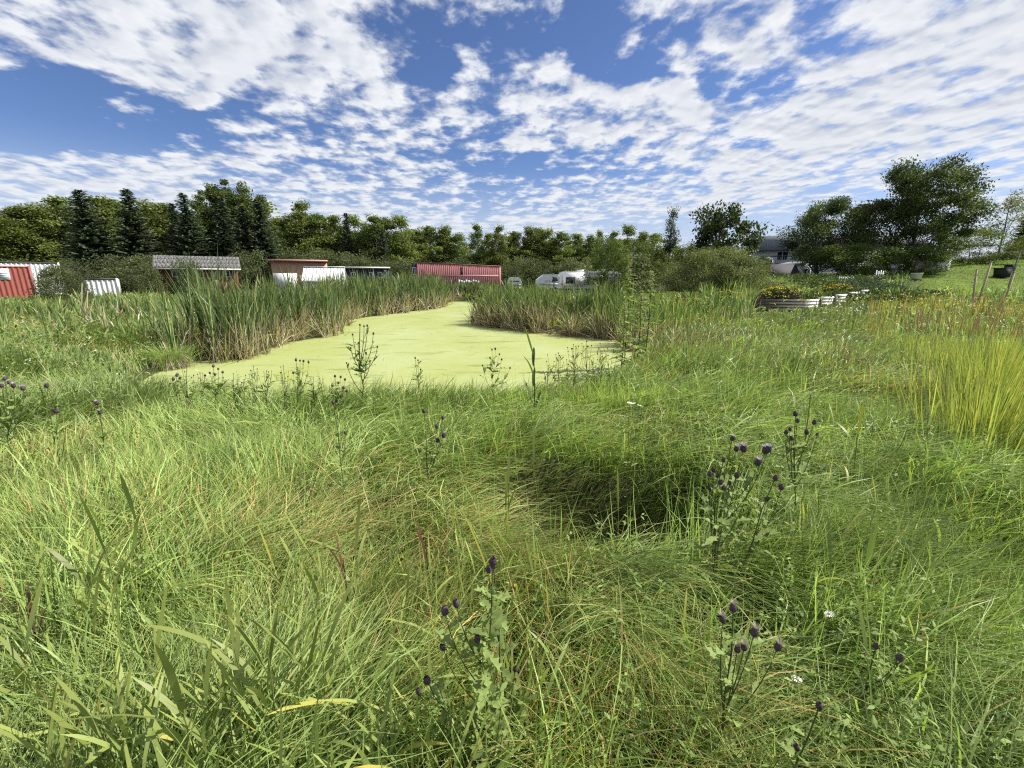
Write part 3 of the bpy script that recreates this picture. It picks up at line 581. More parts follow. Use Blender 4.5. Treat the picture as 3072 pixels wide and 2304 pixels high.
tree_row([('a0', 15, 655, 64, 1.5), ('a1', 75, 628, 66, 1.5), ('a2', 140, 622, 67, 1.4), ('a3', 205, 600, 70, 1.4), ('s0', 268, 578, 62, 1.15), ('a4', 325, 600, 70, 1.4), ('a1', 365, 608, 72, 1.3)], 'behind the containers', 'trees of the wood beyond the pond')
tree_row([('s1', 405, 576, 64, 1.1), ('a0', 462, 614, 74, 1.4), ('a3', 505, 620, 76, 1.3), ('s2', 535, 618, 70, 1.0), ('s0', 568, 588, 68, 1.0)], 'left of and behind the mossy shed', 'trees of the wood beyond the pond')
tree_row([('p0', 618, 592, 74), ('p1', 655, 566, 76, 1.05), ('p2', 700, 562, 77, 1.0), ('p0', 745, 568, 75, 1.05), ('s1', 790, 612, 70, 1.1), ('s2', 680, 600, 71, 1.0), ('s0', 738, 625, 69, 1.1), ('p1', 795, 598, 76, .9)], 'in the tall clump over the mossy shed', 'trees of the wood beyond the pond')
tree_row([('a2', 850, 660, 84, 1.0), ('a0', 880, 655, 86, 1.1), ('a4', 915, 614, 84, 1.0), ('a1', 965, 650, 86, 1.2), ('a3', 1005, 654, 88, 1.2), ('s2', 1045, 645, 86, .8), ('a2', 1068, 655, 88, 1.0)], 'behind the tan and white sheds', 'trees of the wood beyond the pond')
tree_row([('a0', 1105, 676, 88, 1.1), ('a4', 1130, 655, 86, 1.1), ('a1', 1165, 662, 90, 1.2), ('a2', 1205, 657, 88, 1.2), ('s0', 1150, 690, 84, .75)], 'behind the navy shed', 'trees of the wood beyond the pond')
tree_row([('a3', 1250, 694, 92, 1.2), ('a1', 1290, 684, 94, 1.3), ('a0', 1335, 686, 94, 1.3), ('a2', 1380, 706, 94, 1.2), ('a4', 1432, 680, 92, .8), ('a3', 1470, 705, 94, 1.2), ('a4', 1497, 684, 92, .8)], 'behind the red barn', 'trees of the wood beyond the pond')
tree_row([('a1', 1545, 700, 96, 1.3), ('a0', 1590, 688, 96, 1.3), ('a3', 1615, 690, 98, 1.2), ('a2', 1640, 694, 96, 1.1), ('a1', 1685, 702, 96, 1.3), ('a3', 1730, 706, 98, 1.3), ('a0', 1772, 712, 96, 1.2)], 'behind the parked campers', 'trees of the wood beyond the pond')
tree_row([('a4', 1795, 698, 84, .7), ('a4', 1838, 700, 82, .9), ('a2', 1880, 684, 84, 1.1), ('a0', 1925, 702, 84, 1.2), ('a1', 1960, 706, 86, 1.2)], 'right of the campers', 'trees of the wood beyond the pond')
# undergrowth at the edge of the wood
tree_row([('b0', 20, 770, 58, 1.6), ('b1', 215, 770, 56, 1.4), ('b2', 340, 760, 56, 1.2), ('b0', 425, 755, 55, 1.5)], 'under the trees left of the mossy shed', 'shrubs along the edge of the wood')
tree_row([('b1', 760, 745, 66, 1.3), ('b2', 860, 740, 74, 1.4), ('b0', 960, 745, 74, 1.5), ('b1', 1060, 750, 74, 1.5), ('b2', 1160, 765, 76, 1.4), ('b0', 1210, 770, 74, 1.3)], 'under the trees behind the sheds', 'shrubs along the edge of the wood')
tree_row([('b2', 1370, 765, 78, 1.4), ('b0', 1520, 785, 74, 1.2), ('b1', 1570, 760, 78, 1.5), ('b2', 1640, 775, 76, 1.5), ('b0', 1720, 770, 76, 1.5), ('b1', 1770, 770, 70, 1.4)], 'under the trees behind barn and campers', 'shrubs along the edge of the wood')
# the wood behind: crowns that read as one mass
FW = MB(); frng = np.random.default_rng(77)
def merge(mb, k, x, y, z, s, sw, a):
    w = KINDS[k][2]; c, sn = math.cos(a), math.sin(a); Mx = np.array([[c*sw, -sn*sw, 0], [sn*sw, c*sw, 0], [0, 0, s]])
    cb = w[1]; keep = frng.random(len(cb.Q[0])) < .145
    V = cb.V[0].reshape(-1, 4, 3)[keep]; cq = V.mean(1, keepdims=True); V = (cq+(V-cq)*2.0).reshape(-1, 3); mb.add(V@Mx.T+np.array([x, y, z]), np.arange(len(V)).reshape(-1, 4), cb.C[0].reshape(-1, 4, 3)[keep].reshape(-1, 3)*frng.uniform(.8, 1.2))
TOPS = [(-400, 640), (0, 655), (200, 625), (330, 622), (500, 640), (600, 640), (640, 600), (790, 610), (840, 675), (920, 660), (1000, 672), (1100, 690), (1200, 680), (1260, 705), (1340, 700), (1400, 722), (1500, 712), (1640, 706), (1760, 724), (1900, 715), (1990, 720), (2300, 740), (2400, 750)]
for D0 in (78, 96):
    x = -350
    while x < 2120:
        yt = np.interp(x, [t[0] for t in TOPS], [t[1] for t in TOPS])+frng.uniform(2, 26); D = max(D0, 102 if x > 820 else D0)+frng.uniform(-2, 3)+(8 if x > 820 and D0 > 80 else 0)
        tip = at(x, yt, D); z0 = gz(tip.x, D)
        merge(FW, 'aspen%d' % frng.integers(5), tip.x, D, z0, (tip.z-z0)/14.5, (tip.z-z0)/14*frng.uniform(1.1, 1.6), frng.uniform(0, 6.28))
        x += frng.uniform(30, 50)
fo = FW.build('forest', LEAF); tag(fo, 'dense green wood closing the view behind the front trees', 'forest', kind='stuff')

# right-hand trees and bushes
tree('bush', 'shrub1', 1860, 755, 56, 'dark green bush to the right of the campers', 'bush', None, 1.5)
tree('bush', 'green0', 1822, 722, 47, 'tall dark leafy bush partly hiding the travel trailer', 'bush', None, wpx=130)
tree('bush', 'green0', 1925, 735, 60, 'rounded green bush left of the slim columnar poplar', 'bush', None, wpx=120)
tree('columnar_poplar', 'column0', 2013, 632, 58, 'slim columnar poplar standing alone against the sky', 'tree', None, wpx=52)
tree('maple_tree', 'maple0', 2155, 627, 46, 'dark round-crowned tree behind the big willow bush', 'tree', None, wpx=185)
tree('bush', 'green0', 2075, 735, 50, 'dark shrub at the left foot of the dark round tree', 'bush', None, wpx=90)
tree('willow_bush', 'willow0', 2150, 752, 27, 'broad grey-green willow bush beside the raised bed', 'bush', None, wpx=270)
tree('bush', 'green0', 2285, 768, 34, 'small green bush between willow bush and garage', 'bush', None, wpx=42)
tree('broad_tree', 'broad1', 2485, 606, 40, 'dark spreading tree hiding the right part of the house', 'tree', None, wpx=215)
tree('broad_tree', 'broad0', 2748, 500, 38, 'biggest dark tree with gappy crown above the white tub', 'tree', None, wpx=262)
tree('bush', 'green0', 2925, 690, 44, 'bright green leafy tree at the right flank of the biggest tree', 'tree', None, wpx=190)
tree('airy_tree', 'airy0', 3015, 575, 56, 'thin pale tree with bare forked branches at the right', 'tree', None, wpx=190)
tree('spruce_tree', 'spruce1', 3062, 620, 60, 'dark spruce at the right edge of the lawn', 'tree', None, 1.2)
tree('spruce_tree', 'spruce0', 3130, 640, 58, 'dark spruce just past the right edge of the lawn', 'tree', None, 1.2)
tree('bush', 'shrub0', 3020, 740, 57, 'dark shrub under the thin pale tree on the lawn crest', 'bush', None, 1.3)
tree('bush', 'shrub2', 2660, 752, 46, 'dark shrub in the gap between the two big dark trees', 'bush', None, 1.3)
tree('bush', 'green0', 2560, 735, 36, 'low dark bush under the spreading tree by the garage', 'bush', None, wpx=190)
tree('bush', 'green0', 2740, 745, 36, 'low dark bush under the left side of the biggest tree', 'bush', None, wpx=170)
tree('bush', 'shrub0', 165, 800, 31, 'grey-green leafy bush at the right end of the red container', 'bush', None, 1.1, wpx=110)
tree('bush', 'shrub2', 225, 825, 30, 'smaller grey-green bush beside the white box trailer', 'bush', None, 1.1, wpx=70)
tree('bush', 'shrub1', 560, 785, 40, 'loose grey-green bush in front of the mossy shed', 'bush', None, .9, wpx=90)
tree('bush', 'shrub0', 435, 795, 44, 'green bush at the left end of the mossy shed', 'bush', None, .9, wpx=80)
# ------------------------------------------------------------------ buildings, containers, campers
def corrugated(x0, x1, z0, z1, y, pitch=.28, depth=.05):
    n = max(2, int((x1-x0)/pitch)); xs = []; ys = []
    for k in range(n):
        for f, d_ in ((0, 0), (.30, 0), (.42, 1), (.88, 1)): xs.append(x0+(k+f)*(x1-x0)/n); ys.append(y+depth*d_)
    xs.append(x1); ys.append(y); xs, ys = np.array(xs), np.array(ys); m = len(xs)
    V = np.concatenate([np.stack([xs, ys, np.full(m, z0)], 1), np.stack([xs, ys, np.full(m, z1)], 1)]); i = np.arange(m-1)
    return V, np.stack([i, i+1, i+1+m, i+m], 1)
def span(px0, px1, D, deg):
    """left corner, facing-side length for a wall turned deg from the picture plane"""
    A = at(px0, 835, D); a, b, _ = ray(px1, 835); c, s = math.cos(R(deg)), math.sin(R(deg)); k = A.y/b
    t = (a*A.y-b*A.x)/(b*c-a*s); return A.x, t
def gpos(px, D): b = at(px, 835, D); return b.x, D, gz(b.x, D)
def container(px1, length, ytop, D, mat, label, topm, name, rz=0.0, mark=False):
    xr, _, z0 = gpos(px1, D); h = at(px1, ytop, D).z-z0
    t = thing(name, label, 'container', (xr, D, z0-.02), rz); L_ = length
    m = MB(); m.add(*corrugated(-L_+.1, -.1, .16, h-.12, 0)); m.build('side_panel', mat, t)
    part('shell', mat, t, (-L_+.06, -.06, .08, 2.38, .14, h-.06))
    for x in (-L_, -.12): part('corner_post', mat, t, (x, x+.12, -.02, .10, 0, h))
    part('top_rail', topm, t, (-L_+.12, -.12, -.02, .08, h-.12, h)); part('bottom_rail', mat, t, (-L_+.12, -.12, -.02, .08, .0, .16))
    if mark:
        p = part('painted_mark', CREAM, t, (-1.75, -1.15, -.012, -.004, h-1.1, h-.25)); part('mark_lettering', GREYBAND, p, (-1.66, -1.24, -.018, -.013, h-.62, h-.55), (-1.66, -1.36, -.018, -.013, h-.76, h-.70), (-1.66, -1.24, -.018, -.013, h-.92, h-.86))
    return t
container(98, 6.1, 796, 35, REDSTEEL, 'faded red corrugated shipping container at the left edge', PINKTRIM, 'shipping_container', R(52), True)
container(188, 8.0, 787, 41, WHITE, 'white corrugated container behind the red one', DARKTRIM, 'shipping_container', R(50))
t = container(352, 2.6, 834, 36, WHITE, 'small white box trailer low in the reeds left of the mossy shed', DARKTRIM, 'box_trailer', R(38))
for x in (-1.9, -.8):
    V, F = lathe([(.02, -.08), (.24, -.08), (.28, 0), (.24, .08), (.02, .08)], 14); m = MB(); m.add(V[:, [0, 2, 1]]+np.array([x, -.12, .24]), F); m.build('wheel', RUBBER, t)

def window(t, x0, x1, z0, z1, y, fr=CREAM, w=.07):
    f = part('window', fr, t, (x0-w, x1+w, y-.05, y+.02, z1, z1+w), (x0-w, x1+w, y-.06, y+.02, z0-w, z0), (x0-w, x0, y-.05, y+.02, z0, z1), (x1, x1+w, y-.05, y+.02, z0, z1), ((x0+x1)/2-.02, (x0+x1)/2+.02, y-.04, y+.02, z0, z1))
    part('pane', GLASS, f, (x0, x1, y-.02, y+.015, z0, z1)); return f
# mossy shed with a shingle roof
xl, _, z0 = gpos(462, 45); xr = gpos(727, 45)[0]; ze = at(600, 803, 45).z-z0; zr = at(600, 768, 47.2).z-z0; Lh = xr-xl
t = thing('garden_shed', 'long low red shed with weathered mossy shingle roof', 'shed', (xl, 45, z0))
xl, Lh = span(462, 727, 45, 33); t.location = (xl, 45, z0); t.rotation_euler = (0, 0, R(33))
part('wall', SHEDWOOD, t, (.35, Lh-.35, .45, 4.1, -.1, ze+.05)); part('fascia', WHITEP, t, (.02, Lh-.02, -.02, .05, ze-.16, ze-.02))
V = np.array([[.35, .46, ze], [.35, 4.09, ze], [.35, 2.3, zr-.1], [Lh-.35, .46, ze], [Lh-.35, 4.09, ze], [Lh-.35, 2.3, zr-.1]]); [MB().add(V[i:i+3], [(0, 1, 2)]).build('gable', SHEDWOOD, t) for i in (0, 3)]
srnd = random.Random(3); rf = part('roof', SHINGLE, t, (.05, Lh-.05, 2.25, 2.35, zr-.10, zr-.03)); rows = 9
m = MB(); s0, s1 = np.array([0, 0, ze]), np.array([0, 2.3, zr]); m.add([[0, -.02, ze-.04], [Lh, -.02, ze-.04], [Lh, 2.3, zr-.05], [0, 2.3, zr-.05]], [(0, 1, 2, 3)]); m.add([[0, 4.6, ze-.04], [Lh, 4.6, ze-.04], [Lh, 2.3, zr-.05], [0, 2.3, zr-.05]], [(0, 1, 2, 3)]); m.build('roof_deck', SHINGLE, rf)
sh = MB(); sh.add(*box(0, .24, 0, .36, 0, .03)); shm = [sh.mesh('shingle', SHINGLE), MB().add(*box(0, .30, 0, .34, 0, .028)).mesh('shingle_wide', OLDWOOD)]
tilt = math.atan2(zr-ze, 2.3)
for r_ in range(rows):
    m = MB(); x = 0.0
    while x < Lh-.1:
        w = min(srnd.uniform(.18, .42), Lh-x); v, f = box(0, w-.012, 0, .36, 0, .03); c, s = math.cos(tilt+.05), math.sin(tilt+.05); p = s0+(s1-s0)*(r_/rows)
        v = np.stack([v[:, 0]+x, p[1]+v[:, 1]*c-v[:, 2]*s, p[2]+v[:, 1]*s+v[:, 2]*c+srnd.uniform(0, .015)], 1); m.add(v, f); x += w
    m.build('shingle_course', SHINGLE if r_ % 3 else OLDWOOD, rf)
window(t, Lh*.78, Lh*.85, ze-.85, ze-.28, .45); window(t, Lh*.2, Lh*.28, ze-.85, ze-.28, .45)
part('door', TIMBER, t, (Lh*.64, Lh*.70, .38, .44, 0, ze-.2)); part('shelf_board', TIMBER, t, (Lh*.66, Lh*.9, .36, .44, ze-.95, ze-.86))
# tan building
xl, _, z0 = gpos(808, 62); xr = gpos(988, 62)[0]; zt = at(900, 777, 62).z-z0; Lh = xr-xl
t = thing('plywood_shed', 'tan flat-roofed shed with rust-red fascia behind the white roof', 'shed', (xl, 62, z0))
xl, Lh = span(808, 988, 62, 26); t.location = (xl, 62, z0); t.rotation_euler = (0, 0, R(26))
part('wall', TANWOOD, t, (.4, Lh-.1, .35, 5, -.1, zt-.35)); part('roof', REDFASCIA, t, (0, Lh, -.1, 5.2, zt-.30, zt)); part('fascia', PINKTRIM, t, (.02, Lh-.02, -.16, -.1, zt-.22, zt-.04))
for k in range(1, 9): part('batten', TANWOOD, t, (.4+k*(Lh-.5)/9-.04, .4+k*(Lh-.5)/9+.04, .31, .35, -.1, zt-.36))
part('white_panel', WHITE, t, (.5, Lh*.45, .24, .30, -.1, zt-1.9))
# white metal-roofed shed
xl, _, z0 = gpos(903, 40); xr = gpos(1040, 40)[0]; ze = at(970, 843, 40).z-z0; zr = at(970, 802, 42).z-z0; Lh = xr-xl
t = thing('metal_shed', 'small white shed with ribbed white metal roof among the reeds', 'shed', (xl, 40, z0))
xl, Lh = span(903, 1032, 40, 16); t.location = (xl, 40, z0); t.rotation_euler = (0, 0, R(16))
part('wall', WHITE, t, (.1, Lh-.1, .25, 3.8, -.1, ze)); [MB().add([[q, .25, ze], [q, 3.8, ze], [q, 2.0, zr-.05]], [(0, 1, 2)]).build('gable', WHITE, t) for q in (.1, Lh-.1)]
m = MB(); nrib = 12
for sgn, ya, yb in ((1, 0, 2.0), (-1, 4.0, 2.0)): m.add([[0, ya, ze-.03], [Lh, ya, ze-.03], [Lh, yb, zr], [0, yb, zr]], [(0, 1, 2, 3)])
rf = m.build('roof', WHITE, t)
rb = MB(); v = np.array([[0, -.02, ze-.02], [.05, -.02, ze-.02], [.05, 2.0, zr+.01], [0, 2.0, zr+.01], [.0, -.02, ze+.03], [.05, -.02, ze+.03], [.05, 2.0, zr+.05], [0, 2.0, zr+.05]]); rb.add(v, BOXF); rbm = rb.mesh('rib', WHITE)
for k in range(nrib+1): link('rib', rbm, rf, (k*(Lh-.05)/nrib, 0, 0))
part('ridge_cap', CREAM, rf, (-.02, Lh+.02, 1.85, 2.15, zr+.05, zr+.09)); part('eave_trim', CREAM, rf, (-.02, Lh+.02, -.06, -.02, ze-.1, ze+.02))
# navy shed
xl, _, z0 = gpos(1006, 56); xr = gpos(1172, 56)[0]; zt = at(1090, 800, 56).z-z0; Lh = xr-xl
t = thing('navy_shed', 'dark navy flat-roofed shed with white-framed windows', 'shed', (xl, 56, z0))
xl, Lh = span(1006, 1172, 56, 17); t.location = (xl, 56, z0); t.rotation_euler = (0, 0, R(17))
part('wall', NAVY, t, (.2, Lh-.15, .3, 4.2, -.1, zt-.2))
nb = 26
for k in range(nb): part('board', NAVY, t, (.2+k*(Lh-.35)/nb+.01, .2+(k+1)*(Lh-.35)/nb-.01, .27, .298, -.1, zt-.21))
part('roof', GREYROOF, t, (0, Lh, -.1, 4.4, zt-.18, zt-.02)); part('fascia', WHITEP, t, (-.02, Lh+.02, -.14, -.1, zt-.17, zt+.01))
mp = .0447*56/56
for a, b in ((1056, 1066), (1110, 1119), (1136, 1146)): xa, xb = span(1006, a, 56, 17)[1], span(1006, b, 56, 17)[1]; window(t, xa, xb, at(a, 832, 56).z-z0, at(a, 818, 56).z-z0, .27)
part('lamp_box', CREAM, t, (Lh-.75, Lh-.45, .18, .268, zt-.55, zt-.4))
# red barn
xl, _, z0 = gpos(1252, 60); xr = gpos(1500, 60)[0]; Lh = xr-xl; zl = at(1260, 786, 60).z-z0; zR = at(1490, 798, 60).z-z0
t = thing('red_barn', 'long faded red board barn with pink rail across its front', 'barn', (xl, 60, z0))
V, F = box(0, Lh, .04, 6, -.1, 1); V[4, 2] = V[7, 2] = zl-.1; V[5, 2] = V[6, 2] = zR-.1; m = MB(); m.add(V, F); m.build('wall', REDWOOD, t)
nb = 44; brnd = random.Random(8)
for k in range(nb):
    xa, xb = k*Lh/nb+.008, (k+1)*Lh/nb-.008; dz = brnd.uniform(-.03, .01); za, zb = zl+(zR-zl)*k/nb-.06+dz, zl+(zR-zl)*(k+1)/nb-.06+dz; dy = brnd.uniform(0, .015)
    V, F = box(xa, xb, -dy, .038, -.1, 1); V[4, 2] = V[7, 2] = za; V[5, 2] = V[6, 2] = zb; m = MB(); m.add(V, F); m.build('board', REDWOOD, t)
V, F = box(-.05, Lh+.05, -.06, 6.1, 0, 1); V[0, 2] = V[3, 2] = zl-.06; V[1, 2] = V[2, 2] = zR-.06; V[4, 2] = V[7, 2] = zl+.02; V[5, 2] = V[6, 2] = zR+.02; m = MB(); m.add(V, F); m.build('roof', REDFASCIA, t)
zs = at(1400, 826, 60).z-z0; part('rail', PINKTRIM, t, (Lh*.2, Lh-.2, -.10, -.03, zs-.2, zs+.05))
V, F = box(Lh*.05, Lh*.08, -.09, -.03, 0, 1); zb_ = at(1275, 808, 60).z-z0; V[:, 0] += np.where(V[:, 2] > .5, -.1, .55); V[:, 2] = np.where(V[:, 2] > .5, zb_, zb_-.95); m = MB(); m.add(V, F); m.build('brace', PINKTRIM, t)
sd_ = part('side_bay', DARKTRIM, t, (-.75, -.03, .3, 5.5, -.1, zl-.12)); window(t, -.62, -.2, zl-1.6, zl-.75, .3)
for k in range(9): part('white_crate', CREAM, t, (Lh*.5+k*.32, Lh*.5+k*.32+.22, -.5, -.25, 1.1 if k % 2 else .95, 1.55-.07*(k % 3)))
part('vent', DARKTRIM, t, (Lh*.52, Lh*.55, -.05, -.022, zl-1.9, zl-.7))

# campers
def wheel(t, x, y, r=.36):
    V, F = lathe([(r*.55, -.1), (r, -.1), (r*1.02, 0), (r, .1), (r*.55, .1)], 18); m = MB(); m.add(V[:, [0, 2, 1]]+np.array([x, y, r]), F); w = m.build('wheel', RUBBER, t, True)
    V, F = lathe([(.01, -.07), (r*.3, -.09), (r*.56, -.06)], 14); m = MB(); m.add(V[:, [0, 2, 1]]+np.array([x, y, r]), F); m.build('rim', STEEL, w)
def rounded_body(t, prof, y0, y1, mat, name='body'):
    p = np.array(prof, float); n = len(p); V = np.concatenate([np.stack([p[:, 0], np.full(n, y0+.06), p[:, 1]], 1), np.stack([p[:, 0]*.0+p[:, 0], np.full(n, y1-.06), p[:, 1]], 1)])
    c = p.mean(0); pi = c+(p-c)*.985
    V = np.concatenate([np.stack([pi[:, 0], np.full(n, y0), pi[:, 1]], 1), V, np.stack([pi[:, 0], np.full(n, y1), pi[:, 1]], 1)])
    me = bpy.data.meshes.new(name); F = [[i+r*n, (i+1) % n+r*n, (i+1) % n+(r+1)*n, i+(r+1)*n] for r in range(3) for i in range(n)]+[list(range(n))[::-1], [3*n+i for i in range(n)]]
    me.from_pydata([tuple(v) for v in V], [], F); me.update(); me.materials.append(mat); return link(name, me, t)
def rwin(t, x0, x1, z0, z1, y=-.0):
    f = part('window', GREYBAND, t, (x0-.06, x1+.06, y-.03, y+.01, z1, z1+.06), (x0-.06, x1+.06, y-.03, y+.01, z0-.06, z0), (x0-.06, x0, y-.03, y+.01, z0, z1), (x1, x1+.06, y-.03, y+.01, z0, z1)); part('pane', GLASS, f, (x0, x1, y-.02, y+.008, z0, z1))
D = 52
xl, _, z0 = gpos(1678, D); zt = at(1720, 815, D).z-z0
t = thing('travel_trailer', 'long white travel trailer half hidden by the dark bush', 'trailer', (xl, D, z0))
Lt = 7.2; rounded_body(t, [(0, .55), (Lt, .55), (Lt, zt-.25), (Lt-.3, zt), (.35, zt), (.02, zt-.35)], 0, 2.5, CREAM)
sl = part('slide_out', CREAM, t, (.35, 2.9, -.42, -.005, .9, zt-.12)); rwin(sl, .75, 1.75, zt-1.35, zt-.65, -.42); part('slide_trim', GREYBAND, sl, (.33, .38, -.44, -.42, .9, zt-.1), (2.87, 2.92, -.44, -.42, .9, zt-.1))
rwin(t, 3.3, 4.1, zt-1.35, zt-.65); dr_ = part('door', CREAM, t, (4.6, 5.3, -.03, -.004, .75, zt-.4)); part('door_window', GLASS, dr_, (4.8, 5.1, -.042, -.031, zt-1.3, zt-.7)); part('door_handle', STEEL, dr_, (5.18, 5.25, -.06, -.031, 1.4, 1.55))
part('stripe', GREYBAND, t, (.2, Lt-.2, -.012, -.004, 1.0, 1.18)); part('roof_vent', CREAM, t, (2.2, 3.0, .9, 1.6, zt, zt+.22)); part('air_conditioner', CREAM, t, (4.6, 5.5, .8, 1.7, zt, zt+.28)); part('awning', GREYBAND, t, (3.1, 6.9, -.09, -.012, zt-.25, zt-.15))
for x in (3.1, 3.9): wheel(t, x, .12)
part('chassis', DARKTRIM, t, (.1, Lt, .2, 2.3, .38, .55)); part('tow_bar', DARKTRIM, t, (-.9, .1, 1.15, 1.35, .42, .52))
xl, _, z0 = gpos(1610, 49); zt = at(1640, 824, 49).z-z0
t = thing('camper_trailer', 'white and grey camper with sloping nose beside the travel trailer', 'trailer', (xl, 49, z0))
rounded_body(t, [(.15, .6), (2.6, .6), (2.6, zt-.2), (2.35, zt), (.75, zt), (.0, zt-.55), (-.02, 1.1)], 0, 2.3, CREAM); part('stripe', GREYBAND, t, (.3, 2.45, -.012, -.004, zt-1.15, zt-.95)); part('swoosh', GREYBAND, t, (.9, 2.3, -.012, -.004, zt-.72, zt-.62))
rwin(t, 1.75, 2.3, zt-.75, zt-.3); part('roof_rack', DARKTRIM, t, (.9, 2.0, .6, 1.6, zt+.1, zt+.14), (.9, .95, .6, .65, zt, zt+.1), (1.95, 2.0, .6, .65, zt, zt+.1), (1.4, 1.45, 1.5, 1.55, zt, zt+.1)); wheel(t, .7, .1); wheel(t, 2.1, .1); part('chassis', DARKTRIM, t, (.2, 2.5, .2, 2.1, .4, .6))
xl, _, z0 = gpos(1522, 52); zt = at(1540, 832, 52).z-z0
t = thing('camper_van', 'small white van parked alone left of the campers', 'van', (xl, 52, z0))
rounded_body(t, [(.05, .45), (1.65, .45), (1.68, 1.3), (1.45, zt-.08), (1.2, zt), (.4, zt), (.2, zt-.08), (.0, 1.3)], 0, 4.2, CREAM); wd = part('windscreen', GLASS, t, (.28, 1.4, -.02, .03, 1.25, zt-.38)); part('wiper', DARKTRIM, wd, (.5, 1.0, -.035, -.021, 1.3, 1.33))
part('grille', DARKTRIM, t, (.5, 1.2, -.02, .03, .75, .95)); part('bumper', GREYBAND, t, (.02, 1.66, -.1, .0, .42, .6))
for x in (.18, 1.28): part('headlight', STEEL, t, (x, x+.25, -.03, .03, .8, .98))
for x in (.05, 1.45): V, F = box(x, x+.2, .5, 1.1, 0, .62); m = MB(); m.add(V, F); m.build('wheel', RUBBER, t)
for x in (-.14, 1.68): part('mirror', DARKTRIM, t, (x, x+.14, .35, .45, 1.3, 1.5))

# house on the rise
D = 60; xl, _, z0 = gpos(2262, D); xr = gpos(2640, D)[0]; Lh = xr-xl; z0 = min(z0, gz(xr, D))-.3; ze = at(2400, 752, D).z-z0; zf = at(2350, 793, D).z-z0
t = thing('house', 'two-storey white house with grey roof on the rise', 'house', (xl, D, z0))
part('wall', SIDING, t, (0, Lh, 0, 9, -.3, ze))
ns = 18
for k in range(ns): part('siding_board', SIDING, t, (-.01, Lh, -.03, -.004, ze-(k+1)*.22+.012, ze-k*.22-.006))
zr = ze+2.2; V = np.array([[-.7, -.7, ze-.05], [Lh+.7, -.7, ze-.05], [Lh+.7, 9.7, ze-.05], [-.7, 9.7, ze-.05], [-.7, 4.5, zr], [Lh+.7, 4.5, zr]]); m = MB(); m.add(V, [(0, 1, 5, 4), (2, 3, 4, 5), (1, 2, 5), (3, 0, 4), (0, 3, 2, 1)]); rf = m.build('roof', GREYROOF, t)
t.rotation_euler = (0, 0, R(-24))
part('gutter', DARKTRIM, rf, (-.7, Lh+.7, -.78, -.7, ze-.16, ze-.02)); part('chimney', SIDING, rf, (Lh*.45, Lh*.45+.7, 4.2, 4.9, zr-.4, zr+.5)); part('vent_pipe', STEEL, rf, (5.6, 5.72, 3.2, 3.32, zr-.7, zr+.35))
for k in range(5): part('roof_vent', DARKTRIM, rf, (4.4+k*1.4, 4.65+k*1.4, 4.3, 4.6, zr-.05, zr+.22))
for a, b in ((2325, 2333), (2341, 2350)): xa, xb = span(2262, a, D, -24)[1], span(2262, b, D, -24)[1]; window(t, xa, xb, at(a, 778, D).z-z0, at(a, 760, D).z-z0, -.03, DARKTRIM, .1)
window(t, Lh*.55, Lh*.62, ze-1.6, ze-.5, -.03)
dk = part('deck', DARKTRIM, t, (.2, 6.6, -2.6, -.05, zf-.2, zf)); part('deck_rail', DARKTRIM, dk, (.2, 6.6, -2.62, -2.55, zf+.85, zf+.95))
for k in range(27): x = .25+k*.24; part('baluster', STEEL, dk, (x, x+.03, -2.60, -2.57, zf+.02, zf+.84))
for x in (.3, 3.4, 6.4): part('deck_post', DARKTRIM, dk, (x, x+.14, -2.55, -2.41, .0, zf-.2))
xd = at(2338, 785, 56).x; zd = at(2338, 793, 56).z
V, F = lathe([(.85, 0), (.80, .35), (.6, .65), (.3, .85), (.02, .9)], 16); m = MB(); m.add(V[:, [0, 1, 2]], F); t2 = thing('patio_dome', 'white half-round dome on the house deck', 'dome', (xd, 58.6, zf+z0)); m.build('shell', CREAM, t2, True); part('slot', DARKTRIM, t2, (-.12, .12, -.9, -.80, .05, .7))
# garage with dark roof
D = 44; xl, _, z0 = gpos(2300, D); xr = gpos(2398, D)[0]; xw = gpos(2436, D)[0]; ze = at(2350, 824, D).z-z0; zr = at(2350, 792, D).z-z0
t = thing('garage', 'white garage with dark sloping roof in front of the house', 'garage', (xl, D, z0)); Lh = xr-xl; Lw = xw-xl
V = np.array([[-.3, -.1, ze], [Lh, -.1, ze], [Lh, .9, zr], [-.3, .9, zr], [-.3, -.1, ze-.08], [Lh, -.1, ze-.08], [Lh, .9, zr-.08], [-.3, .9, zr-.08]]); m = MB(); m.add(V, BOXF); rf = m.build('roof', DARKROOF, t); part('eave_trim', CREAM, rf, (-.3, Lh, -.16, -.1, ze-.18, ze-.02))
part('wall', SIDING, t, (-.2, Lh-.05, .05, .85, -.4, ze-.09)); V, F = box(Lh, Lw, .3, 4.5, -.4, zr-.15); V[5, 2] = V[6, 2] = zr+.25; V[4, 2] = V[7, 2] = zr-.05; m = MB(); m.add(V, F); m.build('end_wall', SIDING, t); window(t, Lh+.55, Lh+1.1, zr-1.35, zr-.55, .3, GREYBAND)
V = np.array([[Lh-.1, .1, zr-.1], [Lw+.3, .1, zr+.25], [Lw+.3, 4.7, zr+.25], [Lh-.1, 4.7, zr-.1], [Lh-.1, .1, zr], [Lw+.3, .1, zr+.36], [Lw+.3, 4.7, zr+.36], [Lh-.1, 4.7, zr]]); m = MB(); m.add(V, BOXF); m.build('end_roof', GREYROOF, t)
